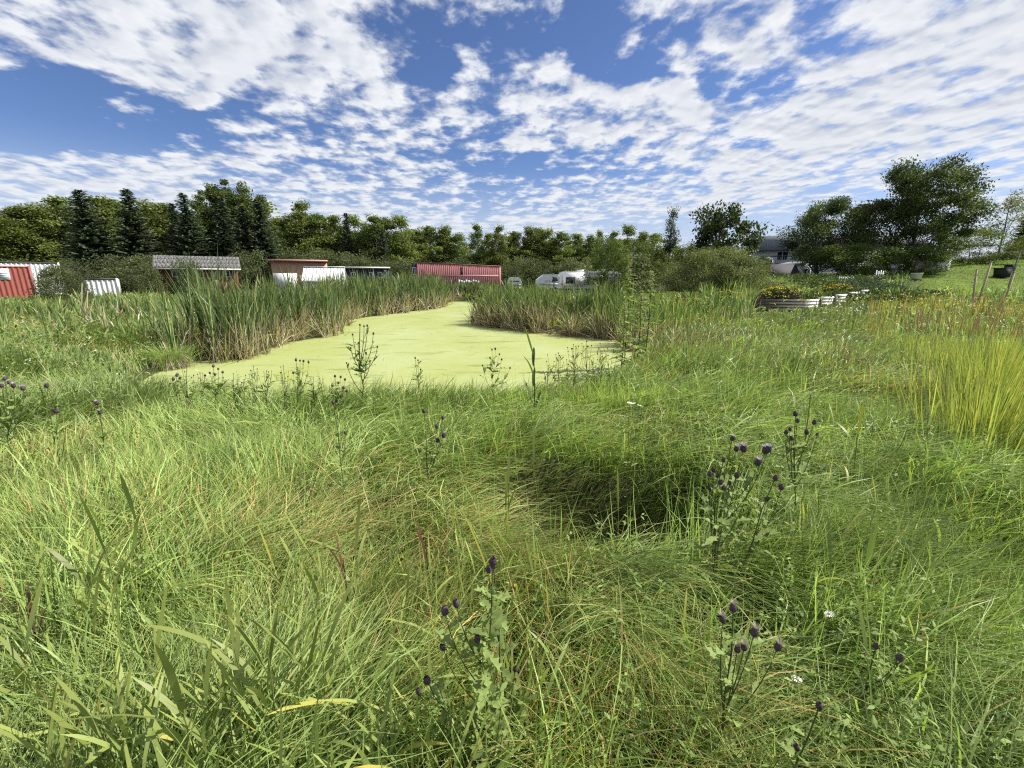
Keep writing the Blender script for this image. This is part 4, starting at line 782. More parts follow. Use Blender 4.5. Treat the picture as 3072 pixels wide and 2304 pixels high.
# small white shed under the biggest tree
D = 37; xl, _, z0 = gpos(2798, D); xr = gpos(2842, D)[0]; zt = at(2830, 762, D).z-z0
t = thing('white_shed', 'small white shed peeping out under the biggest dark tree', 'shed', (xl, D, z0)); Lh = xr-xl; part('wall', WHITE, t, (0, Lh, 0, 2, -.3, zt-.1)); part('roof', DARKTRIM, t, (-.15, Lh+.15, -.2, 2.2, zt-.1, zt)); part('door', CREAM, t, (.12, Lh*.6, -.03, -.003, 0, zt-.3))
# timber-edged raised garden bed with white boards along its right side
bx, by, bz = onz(2270, 922, .95); D = 17.5
A = at(2268, 925, D); B = at(2412, 925, D); z0 = gz((A.x+B.x)/2, D); H = .48
t = thing('raised_bed', 'weathered grey plank raised bed with yellow flowers in it', 'planter', (A.x, D, z0)); Lb = B.x-A.x
for k in range(4): part('plank', OLDWOOD, t, (0, Lb, -.02, .02, k*H/4+.002, (k+1)*H/4-.002)); part('plank', OLDWOOD, t, (0, .04, .03, 1.6, k*H/4+.002, (k+1)*H/4-.002)); part('plank', OLDWOOD, t, (Lb-.04, Lb, .03, 1.6, k*H/4+.002, (k+1)*H/4-.002)); part('plank', OLDWOOD, t, (0, Lb, 1.62, 1.66, k*H/4+.002, (k+1)*H/4-.002))
part('soil', DARKTRIM, t, (.05, Lb-.05, .04, 1.6, .0, H-.08))
bf0 = np.array([B.x+.05, D+.1]); P1 = at(2610, 903, 21.5); bf1 = np.array([P1.x, 21.5]); nseg = 5
fe = thing('board_fence', 'low white board fence with dark posts edging the vegetable garden', 'fence', (bf0[0], bf0[1], gz(*bf0)))
dv = (bf1-bf0); ln = np.linalg.norm(dv); fe.rotation_euler = (0, 0, math.atan2(dv[1], dv[0])); dz_t = gz(*bf1)-gz(*bf0)
for k in range(nseg):
    xa, xb = ln*k/nseg, ln*(k+1)/nseg; zz_ = dz_t*(k+.5)/nseg
    for r_ in range(3): part('board', WHITEP, fe, (xa+.07, xb-.07, -.015, .015, zz_+.04+r_*.125, zz_+.160+r_*.125))
    part('post', DARKTRIM, fe, (xb-.065, xb+.065, -.06, .06, zz_-.2, zz_+.46))
def picket(px0, px1, D, ytop, label, n):
    x0, _, z0 = gpos(px0, D); x1 = gpos(px1, D)[0]; zt = at(px0, ytop, D).z-z0
    t = thing('picket_fence', label, 'fence', (x0, D, z0)); w = x1-x0
    for k in range(n): x = k*w/(n-1); part('picket', CREAM, t, (x-.03, x+.03, -.012, .012, -.05, zt-.05*(k % 2)))
    for z in (zt*.35, zt*.72): part('rail', CREAM, t, (-.1, w+.1, .014, .04, z-.03, z+.03))
picket(2518, 2560, 30, 828, 'short row of small white pickets left in the vegetable garden', 8)
picket(2626, 2646, 32, 811, 'little white picket panel right of the small picket row', 4)
# lawn chair, tub, bins, posts
x, y, z0 = gpos(2685, 35); t = thing('lawn_chair', 'grey metal lawn chair under the left of the biggest tree', 'chair', (x, y, z0))
part('seat', STEEL, t, (-.28, .28, -.25, .25, .42, .46)); part('backrest', STEEL, t, (-.28, .28, .25, .29, .5, .95))
for a in (-.27, .27):
    for b in (-.22, .24): part('leg', STEEL, t, (a-.015, a+.015, b-.015, b+.015, 0, .42))
    part('armrest', STEEL, t, (a-.03, a+.03, -.25, .26, .62, .65))
x, y, z0 = gpos(2748, 31); zt = at(2748, 819, 31).z; zb = max(z0+.15, at(2748, 838, 31).z); t = thing('plastic_tub', 'white plastic tub on a grey stand below the biggest tree', 'tub', (x, y, z0))
V, F = lathe([(.01, zb-z0), (.27, zb-z0), (.32, zt-z0-.03), (.34, zt-z0-.03), (.34, zt-z0), (.30, zt-z0), (.27, zt-z0-.05), (.01, zt-z0-.06)], 16); m = MB(); m.add(V, F); m.build('tub', CREAM, t); part('stand', OLDWOOD, t, (-.25, .25, -.25, .25, zb-z0-.08, zb-z0)); [part('leg', OLDWOOD, t, (a-.03, a+.03, b-.03, b+.03, -.05, zb-z0-.08)) for a in (-.2, .2) for b in (-.2, .2)]
for px, D, w, label in ((3003, 33, .7, 'larger black bin on the mown lawn casting a shadow'), (3022, 36, .5, 'smaller black bin behind the larger one on the lawn')):
    x, y, z0 = gpos(px, D); t = thing('bin', label, 'bin', (x, y, z0)); V, F = box(-w/2, w/2, -w/2, w/2, 0, w*.9); V[:4, :2] *= .85; m = MB(); m.add(V, F); m.build('body', RUBBER, t); part('lid', DARKTRIM, t, (-w*.54, w*.54, -w*.54, w*.54, w*.9+.004, w)); part('handle', STEEL, t, (-w*.3, w*.3, w*.54, w*.6, w*.75, w*.8))
    for a in (-.3, .3): part('wheel', RUBBER, t, (w*a-.05, w*a+.05, w*.42, w*.58, -.02, .16))
for px, y0, y1, D, label in ((3052, 757, 812, 27, 'tall grey post on the lawn near the right edge'), (2963, 788, 838, 17, 'weathered wooden stake standing tall among dead flower stalks'), (2946, 810, 845, 17, 'shorter wooden stake leaning left of the tall stake'), (3035, 818, 850, 18, 'short wooden stake close to the right edge')):
    top = at(px, y0, D); x = top.x; z0 = gz(x, D); m = MB(); v, f = box(-.024, .024, -.024, .024, -.2, top.z-z0); m.add(v, f); m.add(*box(-.02, .02, -.02, .02, top.z-z0, top.z-z0+.05)); o = m.build('stake', OLDWOOD if px > 3040 else TIMBER); o.location = (x, D, z0); o.rotation_euler = (0, R(4 if px != 2946 else -7), 0); tag(o, label, 'stake')
# ------------------------------------------------------------------ cattail stands
crng = np.random.default_rng(31)
def shore(pxs, step):
    """points along a run of the shoreline with inward water normal pointing away from the bank"""
    Q = np.array([[onz(x, y, 0).x, onz(x, y, 0).y] for x, y in pxs]); out = []
    for a, b in zip(Q[:-1], Q[1:]):
        n = max(1, int(np.linalg.norm(b-a)/step)); out += [a+(b-a)*k/n for k in range(n)]
    return np.array(out+[Q[-1]])
CGREEN = np.array([.105, .165, .050]); CBLUE = np.array([.075, .122, .050]); CPALE = np.array([.250, .285, .110]); CYEL = np.array([.30, .29, .06]); DEAD = np.array([.52, .44, .31]); DEADB = np.array([.25, .19, .12])
def cattails(name, label, pts, hgt, rng, dead=.3, leaves=(5, 9), dens_front=None, lean=.13, widthk=.0022, edge=None, col=None):
    """pts (n,2) plant positions; edge (n,) 0 at the waterline .. 1 deep in the stand"""
    kp = fbm(pts[:, 0]/.7+9, pts[:, 1]/.7, 19, 2) > .40; pts, hgt = pts[kp], hgt[kp]; edge = edge[kp]       # gaps between clumps
    mb = MB(); n = len(pts); z = np.maximum(ground(pts[:, 0], pts[:, 1]), -.12)
    k = rng.integers(leaves[0], leaves[1]+1, n); idx = np.repeat(np.arange(n), k); m = len(idx); d = np.hypot(pts[idx, 0], pts[idx, 1])
    P = np.stack([pts[idx, 0]+rng.normal(0, .035, m), pts[idx, 1]+rng.normal(0, .035, m), z[idx]], 1)
    vig = rng.uniform(.68, 1.14, n)*(.9+.3*(fbm(pts[:, 0]/1.6, pts[:, 1]/1.6, 7, 2)-.5)*2*.6)
    H = hgt[idx]*vig[idx]*rng.uniform(.75, 1.08, m)
    a = rng.uniform(0, 6.28, m); ln = np.abs(rng.normal(0, lean, m))+.02
    C = CGREEN+(CBLUE-CGREEN)*rng.random(m)[:, None]; pl = (rng.random(m) < .32)[:, None]; C = np.where(pl, CPALE*rng.uniform(.6, 1.1, m)[:, None], C)*rng.uniform(.75, 1.25, (n, 1))[idx]
    if col is not None: C = C*col
    yb = (rng.random(n) < .35)[idx][:, None]; base = np.where(yb, CYEL*rng.uniform(.5, 1, m)[:, None], C*1.3+np.array([.03, .02, 0]))
    w = np.maximum(.013, widthk*d)*rng.uniform(.7, 1.2, m)
    bent = rng.random(m) < .17
    # lower part changes from the sheath colour to leaf green over the first fifth
    f0 = R(90)-ln*.6; f1 = R(90)-ln*3.2-np.where(bent, R(70)*rng.random(m), 0)
    nseg = 5; pts_ = [P]; cur = P.copy(); V = np.empty((m, 2*nseg+1, 3)); CC = np.empty((m, 2*nseg+1, 3)); fac = rng.uniform(0, 6.28, m)
    for q in range(nseg):
        t = (q+.5)/nseg; f = f0+(f1-f0)*t**2; cur = cur+np.stack([np.cos(f)*np.cos(a), np.cos(f)*np.sin(a), np.sin(f)], 1)*(H/nseg)[:, None]; pts_.append(cur.copy())
    for q in range(nseg):
        t = q/nseg; wq = w*(.95-.5*t**2.5)*.5; fa = fac+t*1.2; wv = np.stack([np.cos(fa), np.sin(fa), 0*fa], 1)*wq[:, None]; V[:, 2*q] = pts_[q]-wv; V[:, 2*q+1] = pts_[q]+wv
        cc = base if q == 0 else (C*.5+base*.5 if q == 1 and True else C); CC[:, 2*q] = cc; CC[:, 2*q+1] = cc
    V[:, -1] = pts_[-1]; CC[:, -1] = C*np.array([1.3, 1.1, .9])
    b = np.arange(m)[:, None]*(2*nseg+1); Q = [np.concatenate([b+2*q, b+2*q+1, b+2*q+3, b+2*q+2], 1) for q in range(nseg-1)]; T = np.concatenate([b+2*nseg-2, b+2*nseg-1, b+2*nseg], 1)
    mb.add(V.reshape(-1, 3), [np.concatenate(Q), T], CC.reshape(-1, 3))
    # last year's straw: broken leaning stalks, thickest along the waterline
    pe = np.exp(-edge/.45) if edge is not None else np.ones(n); pk = rng.poisson(dead*34*pe); idx = np.repeat(np.arange(n), pk); m = len(idx)
    if m:
        P = np.stack([pts[idx, 0]+rng.normal(.06, .12, m), pts[idx, 1]+rng.normal(-.08, .12, m), np.maximum(z[idx], -.05)], 1); L_ = rng.uniform(.4, 1.55, m)*np.clip(hgt[idx]/2.2, .6, 1); dd = np.hypot(P[:, 0], P[:, 1])
        C = DEAD*rng.uniform(.55, 1.2, m)[:, None]; C = np.where((rng.random(m) < .35)[:, None], DEADB*rng.uniform(.6, 1.2, m)[:, None], C)
        fa = R(88)-np.abs(rng.normal(0, R(24), m)); blades(mb, P, rng.uniform(0, 6.28, m), L_, np.maximum(.012, .0015*dd)*rng.uniform(.6, 1.3, m), fa, fa-R(60)*rng.random(m)**2.5, C, rng, 3, None, None, C*1.15, 'strap', 1.5)
    for q in rng.choice(n, max(2, n//70), replace=False):            # brown seed spikes
        h = hgt[q]*rng.uniform(.72, .9); x, y = pts[q]; lx, ly = rng.normal(0, .06, 2); mb.add(*tube([(x, y, z[q]), (x+lx, y+ly, z[q]+h*.86)], [.008, .007], 5), (.12, .13, .05)); mb.add(*tube([(x+lx, y+ly, z[q]+h*.85), (x+lx, y+ly, z[q]+h*.86), (x+lx*1.05, y+ly, z[q]+h*.97), (x+lx*1.05, y+ly, z[q]+h*.98)], [.008, .022, .022, .005], 6), (.07, .035, .018))
    tag(mb.build(name, REED), label, 'cattails', kind='stuff'); return mb
def stand(pxs, depth, step, back, rng, jitter=.25, skew=1.0):
    """plants in a band behind a run of shoreline; back = unit direction away from the water"""
    S = shore(pxs, step); n = len(S); rows = int(depth/step*.8); P, E = [], []; back = np.array(back)/np.linalg.norm(back)
    for r_ in range(rows):
        e = r_*step*1.25; m = S+back*(e-.22)+rng.normal(0, jitter, S.shape); P.append(m); E.append(np.full(n, e)+np.abs(rng.normal(0, .1, n)))
    return np.concatenate(P), np.concatenate(E)
S1, E1 = stand([(540, 1094), (640, 1082), (740, 1072), (835, 1030)], 2.9, .24, (-.4, 1), crng, .16)
cattails('cattails', 'tall dark green cattails at the near left shore with straw at their feet', S1, np.interp(S1[:, 0], [-14, -9, -5], [2.05, 2.55, 2.6]), crng, .85, (6, 10), edge=E1)
S2, E2 = stand([(835, 1030), (985, 1005), (1025, 960), (1175, 940), (1300, 925), (1345, 903)], 5, .36, (-.5, 1), crng, .22)
cattails('cattails', 'cattails lining the left shore further up the pond', S2, np.full(len(S2), 2.3), crng, .8, (6, 10), edge=E2)
S3, E3 = stand([(1290, 906), (1340, 903), (1430, 903), (1480, 915)], 7, .5, (0, 1), crng, .3)
cattails('cattails', 'distant cattails closing the far end of the pond', S3, np.full(len(S3), 1.6), crng, .4, (6, 9), edge=E3)
S4, E4 = stand([(1438, 972), (1500, 984), (1560, 991), (1700, 1003), (1862, 1019), (1905, 1045)], 5.5, .26, (.1, 1), crng, .2)
cattails('cattails', 'cattails on the right shore above a broad skirt of dead straw', S4, np.interp(S4[:, 0], [-2, 0, 4, 5.5], [1.7, 1.75, 1.75, 1.55]), crng, 1.5, (5, 9), edge=E4*.5, col=np.array([1.15, 1.15, 1.0]))
# looser reeds running off to the left into the meadow
m = 560; q = np.stack([crng.uniform(-22, -7.5, m), crng.uniform(11, 24, m)], 1); q = q[(q[:, 0] > -1.2*q[:, 1]) & (pond_sd(q[:, 0], q[:, 1]) > .3)]
cattails('loose_reeds', 'loose pale reeds spreading into the meadow left of the cattails', q, np.full(len(q), 1.2), crng, .12, (3, 6), lean=.16, edge=np.zeros(len(q)), col=np.array([1.5, 1.45, 1.3]))
m = 500; q = np.stack([crng.uniform(5, 12, m), crng.uniform(14, 22, m)], 1); q = q[(pond_sd(q[:, 0], q[:, 1]) > .3) & (q[:, 0] < .55*q[:, 1])]
cattails('loose_reeds', 'loose green reeds between the right cattails and the willow bush', q, np.full(len(q), 1.1), crng, .05, (3, 6), lean=.16, edge=np.zeros(len(q)), col=np.array([1.5, 1.5, 1.2]))
# mat of fallen straw lying on the water at the right stand
mt = MB(); m = 900; c0 = onz(1490, 980, 0); q = np.stack([c0.x+crng.normal(0, .55, m), c0.y+.6+crng.normal(0, .28, m), crng.uniform(.0, .22, m)], 1)
blades(mt, q, crng.normal(R(-10), .6, m), crng.uniform(.4, 1.1, m), np.full(m, .022), crng.normal(R(14), R(12), m), crng.normal(R(-10), R(8), m), DEAD*crng.uniform(.6, 1.25, m)[:, None], crng, 3, None, None, None, 'strap', 1.4)
S = shore([(1560, 993), (1700, 1005), (1862, 1021)], .03); k = crng.integers(0, len(S), 500); q = np.stack([S[k, 0], S[k, 1]+crng.normal(-.03, .12, 500), crng.uniform(0, .08, 500)], 1)
blades(mt, q, crng.uniform(0, 6.28, 500), crng.uniform(.25, .7, 500), np.full(500, .02), crng.normal(R(15), R(15), 500), crng.normal(R(-8), R(6), 500), DEADB*crng.uniform(.6, 1.5, 500)[:, None], crng, 3, None, None, None, 'strap', 1.4)
tag(mt.build('fallen_straw', REED), 'mat of fallen bleached straw on the water at the right cattails', 'straw', kind='stuff')
# sedge tussock and the yellow young cattail at the left shore
def tussock(px, py, label, n=900, L0=.75, cols=(GREEN, LIME), skirt=True, wd=.012, lean=(60, 5), name='sedge_tussock', spread=.22, base=None):
    o = onz(px, py, .05); rg = np.random.default_rng(int(px*7+py)); z0 = max(-.05, gz(o.x, o.y)) if base is None else base
    t = thing(name, label, 'plant', (o.x, o.y, z0)); mb = MB(); a = rg.uniform(0, 6.28, n); r_ = np.abs(rg.normal(0, spread, n))
    P = np.stack([r_*np.cos(a), r_*np.sin(a), np.zeros(n)], 1); C = cols[0]+(cols[1]-cols[0])*rg.random(n)[:, None]; C = C*rg.uniform(.7, 1.25, n)[:, None]
    blades(mb, P, a+rg.normal(0, .4, n), L0*rg.uniform(.55, 1.15, n), np.full(n, wd)*rg.uniform(.6, 1.2, n), R(88)-np.abs(rg.normal(0, .22, n)), R(lean[0])-R(lean[0]-lean[1])*rg.random(n), C, rg, 4, None, None, C*1.15); tag(mb.build('blades', GRASS, t), kind='stuff')
    if skirt:
        m_ = n//2; mb = MB(); a = rg.uniform(0, 6.28, m_); P = np.stack([.16*np.cos(a), .16*np.sin(a), rg.uniform(.05, .4, m_)], 1); C = np.where((rg.random(m_) < .6)[:, None], DEADB, DEAD)*rg.uniform(.5, 1.2, m_)[:, None]
        blades(mb, P, a, rg.uniform(.3, .6, m_), np.full(m_, .013), R(20)-np.abs(rg.normal(0, .4, m_)), np.full(m_, R(-82)), C, rg, 4); tag(mb.build('dead_skirt', REED, t), kind='stuff')
    return t
tussock(510, 1098, 'round sedge tussock with brown dead skirt at the left shore')
tussock(592, 1072, 'yellow-green fan of young cattail leaves beside the tussock', 26, .85, (np.array([.34, .34, .06]), np.array([.22, .30, .06])), False, .05, (84, 70), 'young_cattail', .05)
for px, yt, yb, D, lab in ((245, 850, 960, 15, 'pair of bleached broken reed stalks leaning in the left meadow'), (262, 872, 975, 14.6, 'shorter bleached reed stalk just right of the leaning pair'), (353, 905, 990, 15.5, 'lone bleached reed stalk further right in the left meadow')):
    top = at(px-8, yt, D); x = at(px, yb, D).x; z0 = gz(x, D); t = MB(); 
    for q in range(2): t.add(*tube([(x+q*.12, D, z0-.05), ((x+top.x)/2+q*.1, D, (z0+top.z)/2), (top.x+q*.16, D+.1, top.z-q*.25)], [.022, .02, .016], 5), DEAD*1.2)
    tag(t.build('reed_stalk', REED), lab, 'reed', 'bleached reed stalks')

# ------------------------------------------------------------------ thistles and other flowering weeds
TGREEN = np.array([.190, .245, .075]); TSTEM = np.array([.11, .13, .05]); PURP = np.array([.085, .058, .072]); LILAC = np.array([.60, .50, .66])
def lobed_leaf(seed, col):
    rg = np.random.default_rng(seed); mb = MB(); n = 7; V = []; C = []
    for k in range(n+1):
        t = k/n; z = .10*math.sin(t*2.6)+.03*math.sin(t*17+seed); y = t
        w = .17*math.sin(math.pi*min(1, t*.92+.06))**.8*(1.35 if k % 2 else .5); wave = .05*(1 if k % 2 else -1)
        V += [(-w, y+.05*(k % 2), z+wave+rg.normal(0, .015)), (0, y, z-.02), (w, y+.05*(k % 2), z+wave*.8+rg.normal(0, .015))]; c = col*rg.uniform(.85, 1.15); C += [c*1.25, c*1.1, c*1.25]
    F = []
    for k in range(n): a = 3*k; F += [(a, a+1, a+4, a+3), (a+1, a+2, a+5, a+4)]
    mb.add(V, F, np.array(C)); return mb.mesh('thistle_leaf', HERB)
LEAFM = [lobed_leaf(s, TGREEN*(.9+.12*(s % 3))) for s in range(5)]
def narrow_leaf(seed):
    mb = MB(); V = []; n = 4
    for k in range(n+1): t = k/n; w = .11*math.sin(math.pi*min(1, .1+t*.9)); V += [(-w, t, .08*math.sin(t*2.4)+.04), (0, t, .08*math.sin(t*2.4)), (w, t, .08*math.sin(t*2.4)+.04)]
    F = []
    for k in range(n): a = 3*k; F += [(a, a+1, a+4, a+3), (a+1, a+2, a+5, a+4)]
    mb.add(V, F, TGREEN*(.9+.25*seed)); return mb.mesh('narrow_leaf', HERB)
NLEAF = [narrow_leaf(s) for s in range(3)]
def bud_mesh(col, tall=1.25):
    mb = MB(); V, F = lathe([(.001, -.05), (.30, 0), (.47, .28), (.48, .55*tall), (.36, .85*tall), (.26, .95*tall)], 10); rg = np.random.default_rng(2); C = np.tile(col, (len(V), 1))*rg.uniform(.6, 1.5, (len(V), 1)); mb.add(V, F, C)
    a = np.arange(40)*2.4; h = np.linspace(.1, .9, 40)*tall; r_ = np.interp(h/tall, [0, .3, .6, .9], [.33, .47, .47, .32]); cc = np.stack([r_*np.cos(a), r_*np.sin(a), h], 1); dv = np.stack([np.cos(a)*.5, np.sin(a)*.5, np.ones(40)], 1)
    V, F = leaf_quads(cc*np.array([1.04, 1.04, 1]), .26, rg, .45, 0, dv); mb.add(V, F, np.repeat(col*rg.uniform(.7, 2.0, (40, 1)), 4, 0)); return mb.mesh('bud', HEADM, True)
def tuft_mesh(col, L_=.75, n=70, spread=.38):
    rg = np.random.default_rng(4); mb = MB(); a = rg.uniform(0, 6.28, n); P = np.stack([.2*np.cos(a)*rg.random(n), .2*np.sin(a)*rg.random(n), np.full(n, 1.0)], 1)
    blades(mb, P, a, L_*rg.uniform(.7, 1.1, n), np.full(n, .07), R(88)-rg.random(n)*spread*2, R(80)-rg.random(n)*spread*3, col*rg.uniform(.7, 1.3, n)[:, None], rg, 2); return mb.mesh('florets', HEADM)
BUD = bud_mesh(PURP); BUDB = bud_mesh(np.array([.10, .065, .045]), 1.1); TUFT = tuft_mesh(LILAC); FLUFF = tuft_mesh(np.array([.55, .48, .38]), 1.0, 90, .30); CLOSED = tuft_mesh(np.array([.11, .05, .12]), .3, 40, .2)
def petal_mesh():
    mb = MB()
    for k in range(14):
        a = k*2*math.pi/14; c, s = math.cos(a), math.sin(a); v = np.array([[.2, -.08, 0], [.2, .08, 0], [.95, .13, .06], [1.05, 0, .05], [.95, -.13, .06]]); v = np.stack([v[:, 0]*c-v[:, 1]*s, v[:, 0]*s+v[:, 1]*c, v[:, 2]], 1); mb.add(v, [(0, 1, 2, 4), (4, 2, 3)], (.80, .80, .78))
    return mb.mesh('petals', HEADM)
PETAL = petal_mesh(); DISC = MB().add(*lathe([(.30, 0), (.30, .08), (.2, .15), (.01, .17)], 10), (.55, .38, .03)).mesh('disc', HEADM)
def gpt(px, py, D):                   # point on the ground at pixel column px at depth D
    p = at(px, py, D); return p.x, D, gz(p.x, D)
def weed(name, label, base_px, D, heads, rg, leaves=26, leaf=.11, cat='thistle', lm=None, hs=.016, style='bud', group=None, stem_r=.004, scol=None, bushy=0, base_y=1500):
    """a branched weed: heads are photo pixels at about depth D; the stem forks towards each of them"""
    rd = random.Random(int(base_px*13+D*100)); bp = at(base_px, base_y, D); bx_ = bp.x; z0 = gz(bx_, D); t = thing(name, label, cat, (bx_, D, z0-.02), 0, group); lm = lm or LEAFM
    H = [np.array(at(hx, hy, D+rd.uniform(-.06, .06)*min(1, D/2)))-np.array([bx_, D, z0-.02]) for hx, hy in heads]
    top = max(h[2] for h in H); axis = sum(H)/len(H); stem = MB(); sc = TSTEM if scol is None else scol; paths = []
    fork0 = np.array([axis[0]*.45, axis[1]*.45, top*.5]); main = max(H, key=lambda h: h[2])
    def path(a, b, bow=.15):
        mid = (a+b)/2+np.array([(b-a)[0]*bow, (b-a)[1]*bow, -abs((b-a)[0])*.25]); ts = np.linspace(0, 1, 6)[:, None]; return a*(1-ts)**2+2*mid*ts*(1-ts)+b*ts**2
    mp_ = path(np.zeros(3), main, .0); mp_[1:-1] += np.random.default_rng(int(base_px)).normal(0, .012*top, (4, 3))*np.array([1, 1, 0]); stem.add(*tube(mp_, np.linspace(stem_r, stem_r*.5, 6), 6), sc); paths.append(mp_)
    for h in H:
        if h is main: continue
        f = min(.82, max(.25, (h[2]/top)*.62+rd.uniform(-.1, .1))); i_ = f*5; i0 = int(i_); a = mp_[i0]+(mp_[min(5, i0+1)]-mp_[i0])*(i_-i0)
        if a[2] > h[2]-.03: a = mp_[1]
        bp_ = path(a, h, .3); stem.add(*tube(bp_, np.linspace(stem_r*.65, stem_r*.35, 6), 5), sc); paths.append(bp_)
    for b_ in range(bushy):
        a0 = mp_[0]; e = np.array([rd.gauss(0, .16), rd.gauss(0, .12), top*rd.uniform(.25, .6)]); bp_ = path(a0, e, .2); stem.add(*tube(bp_, np.linspace(stem_r*.6, stem_r*.3, 6), 5), sc); paths += [bp_]*2
    stem.build('stem', HERB, t)
    for h in H:
        hp = [p for p in paths if np.allclose(p[-1], h)][0]; dv = Vector(hp[-1]-hp[-2]).normalized()+Vector((rd.gauss(0, .15), rd.gauss(0, .15), .3)); q = dv.to_track_quat('Z', 'Y').to_euler(); s = hs*(1.6 if D < 3.5 else 1.05)*rd.uniform(.8, 1.15) if style != 'daisy' else hs*rd.uniform(.9, 1.15)
        st = style if style != 'mixed' else rd.choice(['bud', 'bud', 'lilac', 'bud', 'fluff'])
        if st == 'daisy': o = link('flower', PETAL, t, Vector(h), q, s); link('disc', DISC, o); continue
        o = link('flower_head', BUDB if st == 'brown' else BUD, t, Vector(h)-dv.normalized()*s*.3, q, s)
        if st == 'lilac': link('florets', TUFT, o)
        elif st == 'fluff': link('florets', FLUFF, o)
        else: link('florets', CLOSED, o)
    for k in range(leaves):
        p = paths[k % len(paths)] if k % 3 else mp_; f = rd.uniform(.2, .9)*5; i0 = min(4, int(f)); c = p[i0]+(p[i0+1]-p[i0])*(f-i0); a = k*2.4+rd.uniform(-.4, .4)
        s = leaf*rd.uniform(.6, 1.2)*(1.15-.65*f/5); link('leaf', lm[k % len(lm)], t, Vector(c), Euler((R(rd.uniform(-5, 50)), R(rd.uniform(-25, 25)), a)), (s*rd.uniform(.8, 1.3), s, s))
    return t
wr = np.random.default_rng(3)
weed('thistle', 'big bushy thistle with dark purple buds at the bottom centre', 1440, 1.02, [(1478, 1690), (1370, 1815), (1335, 1838), (1330, 1945), (1432, 1920), (1283, 2045), (1257, 2078), (1460, 2062), (1410, 2285)], wr, 170, .095, hs=.0125, bushy=12, stem_r=.0032, base_y=2300)
weed('thistle', 'thistle in the same clump reaching up right of the bottom centre one', 1520, 1.12, [(1466, 1712), (1545, 2010), (1480, 1700)], wr, 46, .085, hs=.011, bushy=5, base_y=2300)
weed('thistle', 'thistle with lilac flowers right of the dark hollow', 2130, 1.95, [(2196, 1318), (2208, 1350), (2230, 1350), (2304, 1352), (2296, 1356), (2272, 1392)], wr, 34, .12, hs=.017, style='lilac', base_y=1800)
weed('thistle', 'thistle with a cluster of dark buds left of the lilac one', 2120, 1.90, [(2170, 1382), (2140, 1412), (2152, 1430), (2128, 1425), (2160, 1450), (2172, 1468), (2188, 1452), (2128, 1466), (2210, 1430)], wr, 30, .12, hs=.0135, base_y=1800)
weed('thistle', 'thistle with one lilac flower and one bud leaning right', 2190, 1.98, [(2325, 1438), (2344, 1465), (2300, 1500)], wr, 22, .11, hs=.016, style='mixed', base_y=1750)
weed('thistle', 'slender dark-budded thistle behind the lilac ones', 2395, 2.35, [(2387, 1245), (2392, 1265), (2370, 1290), (2376, 1318), (2442, 1270), (2452, 1305), (2420, 1300), (2358, 1300)], wr, 36, .12, hs=.0135, base_y=1650)
weed('thistle', 'thistle with two fluffy seeding heads at the lower right', 2185, 1.12, [(2200, 1828), (2168, 1862), (2262, 1902), (2212, 1952), (2232, 1945), (2332, 1945)], wr, 60, .085, hs=.0135, style='fluff', base_y=2280, bushy=4)
weed('thistle', 'low thistle with one round dark bud near the bottom right', 2330, .98, [(2457, 2122), (2390, 2245)], wr, 46, .08, hs=.0125, base_y=2290, bushy=5)
weed('thistle', 'leafy thistle with two small buds at the right', 2580, 1.22, [(2627, 1942), (2695, 1975), (2700, 1982)], wr, 60, .08, hs=.011, base_y=2180, bushy=6)
weed('thistle', 'thistle with pale flowers in the middle of the meadow', 1292, 2.75, [(1328, 1256), (1310, 1282), (1330, 1310), (1312, 1324), (1272, 1236)], wr, 36, .10, hs=.015, style='mixed', base_y=1560)
weed('thistle', 'tall many-headed thistle standing out against the green pond', 1080, 5.0, [(1080, 976), (1092, 980), (1102, 978), (1058, 1005), (1075, 1030), (1120, 1002), (1052, 1046), (1132, 1042), (1098, 1060), (1040, 1090), (1110, 1085)], wr, 44, .16, hs=.020, stem_r=.008, base_y=1200)
weed('thistle', 'small budded thistle against the pond right of the tall one', 1255, 5.2, [(1246, 1075), (1254, 1082), (1262, 1110)], wr, 20, .12, hs=.018, base_y=1190)
weed('thistle', 'budded thistle against the pond left of the reed shoot', 1478, 5.3, [(1476, 1050), (1486, 1048), (1498, 1064), (1470, 1075), (1505, 1080), (1448, 1098), (1530, 1105)], wr, 30, .14, hs=.020, base_y=1190)
weed('thistle', 'brown seeding thistle below the tall pond-side one', 1012, 4.6, [(1005, 1130), (1022, 1132), (1035, 1140), (1015, 1150), (998, 1158), (1030, 1165), (1040, 1175), (1000, 1186), (1022, 1190), (1010, 1205)], wr, 24, .12, hs=.026, style='brown', base_y=1300)
weed('thistle', 'white-topped thistle at the near left edge of the pond', 890, 5.0, [(888, 1082), (900, 1083), (910, 1085), (926, 1088), (880, 1120)], wr, 30, .14, hs=.022, style='mixed', base_y=1210)
weed('thistle', 'brown-headed thistle in front of the sedge tussock', 648, 4.7, [(640, 1100), (655, 1108), (668, 1118), (630, 1120), (645, 1125), (615, 1128)], wr, 28, .14, hs=.024, style='brown', base_y=1240)
weed('thistle', 'thistle with white fluff on the pond edge left of centre', 530, 4.6, [(530, 1128), (540, 1136), (520, 1140)], wr, 22, .13, hs=.030, style='fluff', base_y=1230)
weed('thistle', 'big purple-headed thistle cut by the left picture edge', 12, 3.0, [(14, 1138), (28, 1150), (5, 1160), (70, 1168), (40, 1160)], wr, 34, .13, hs=.016, style='lilac', base_y=1420)
weed('thistle', 'single dark thistle head in the left meadow', 168, 3.2, [(168, 1236), (140, 1160)], wr, 22, .11, hs=.018, style='mixed', base_y=1400)
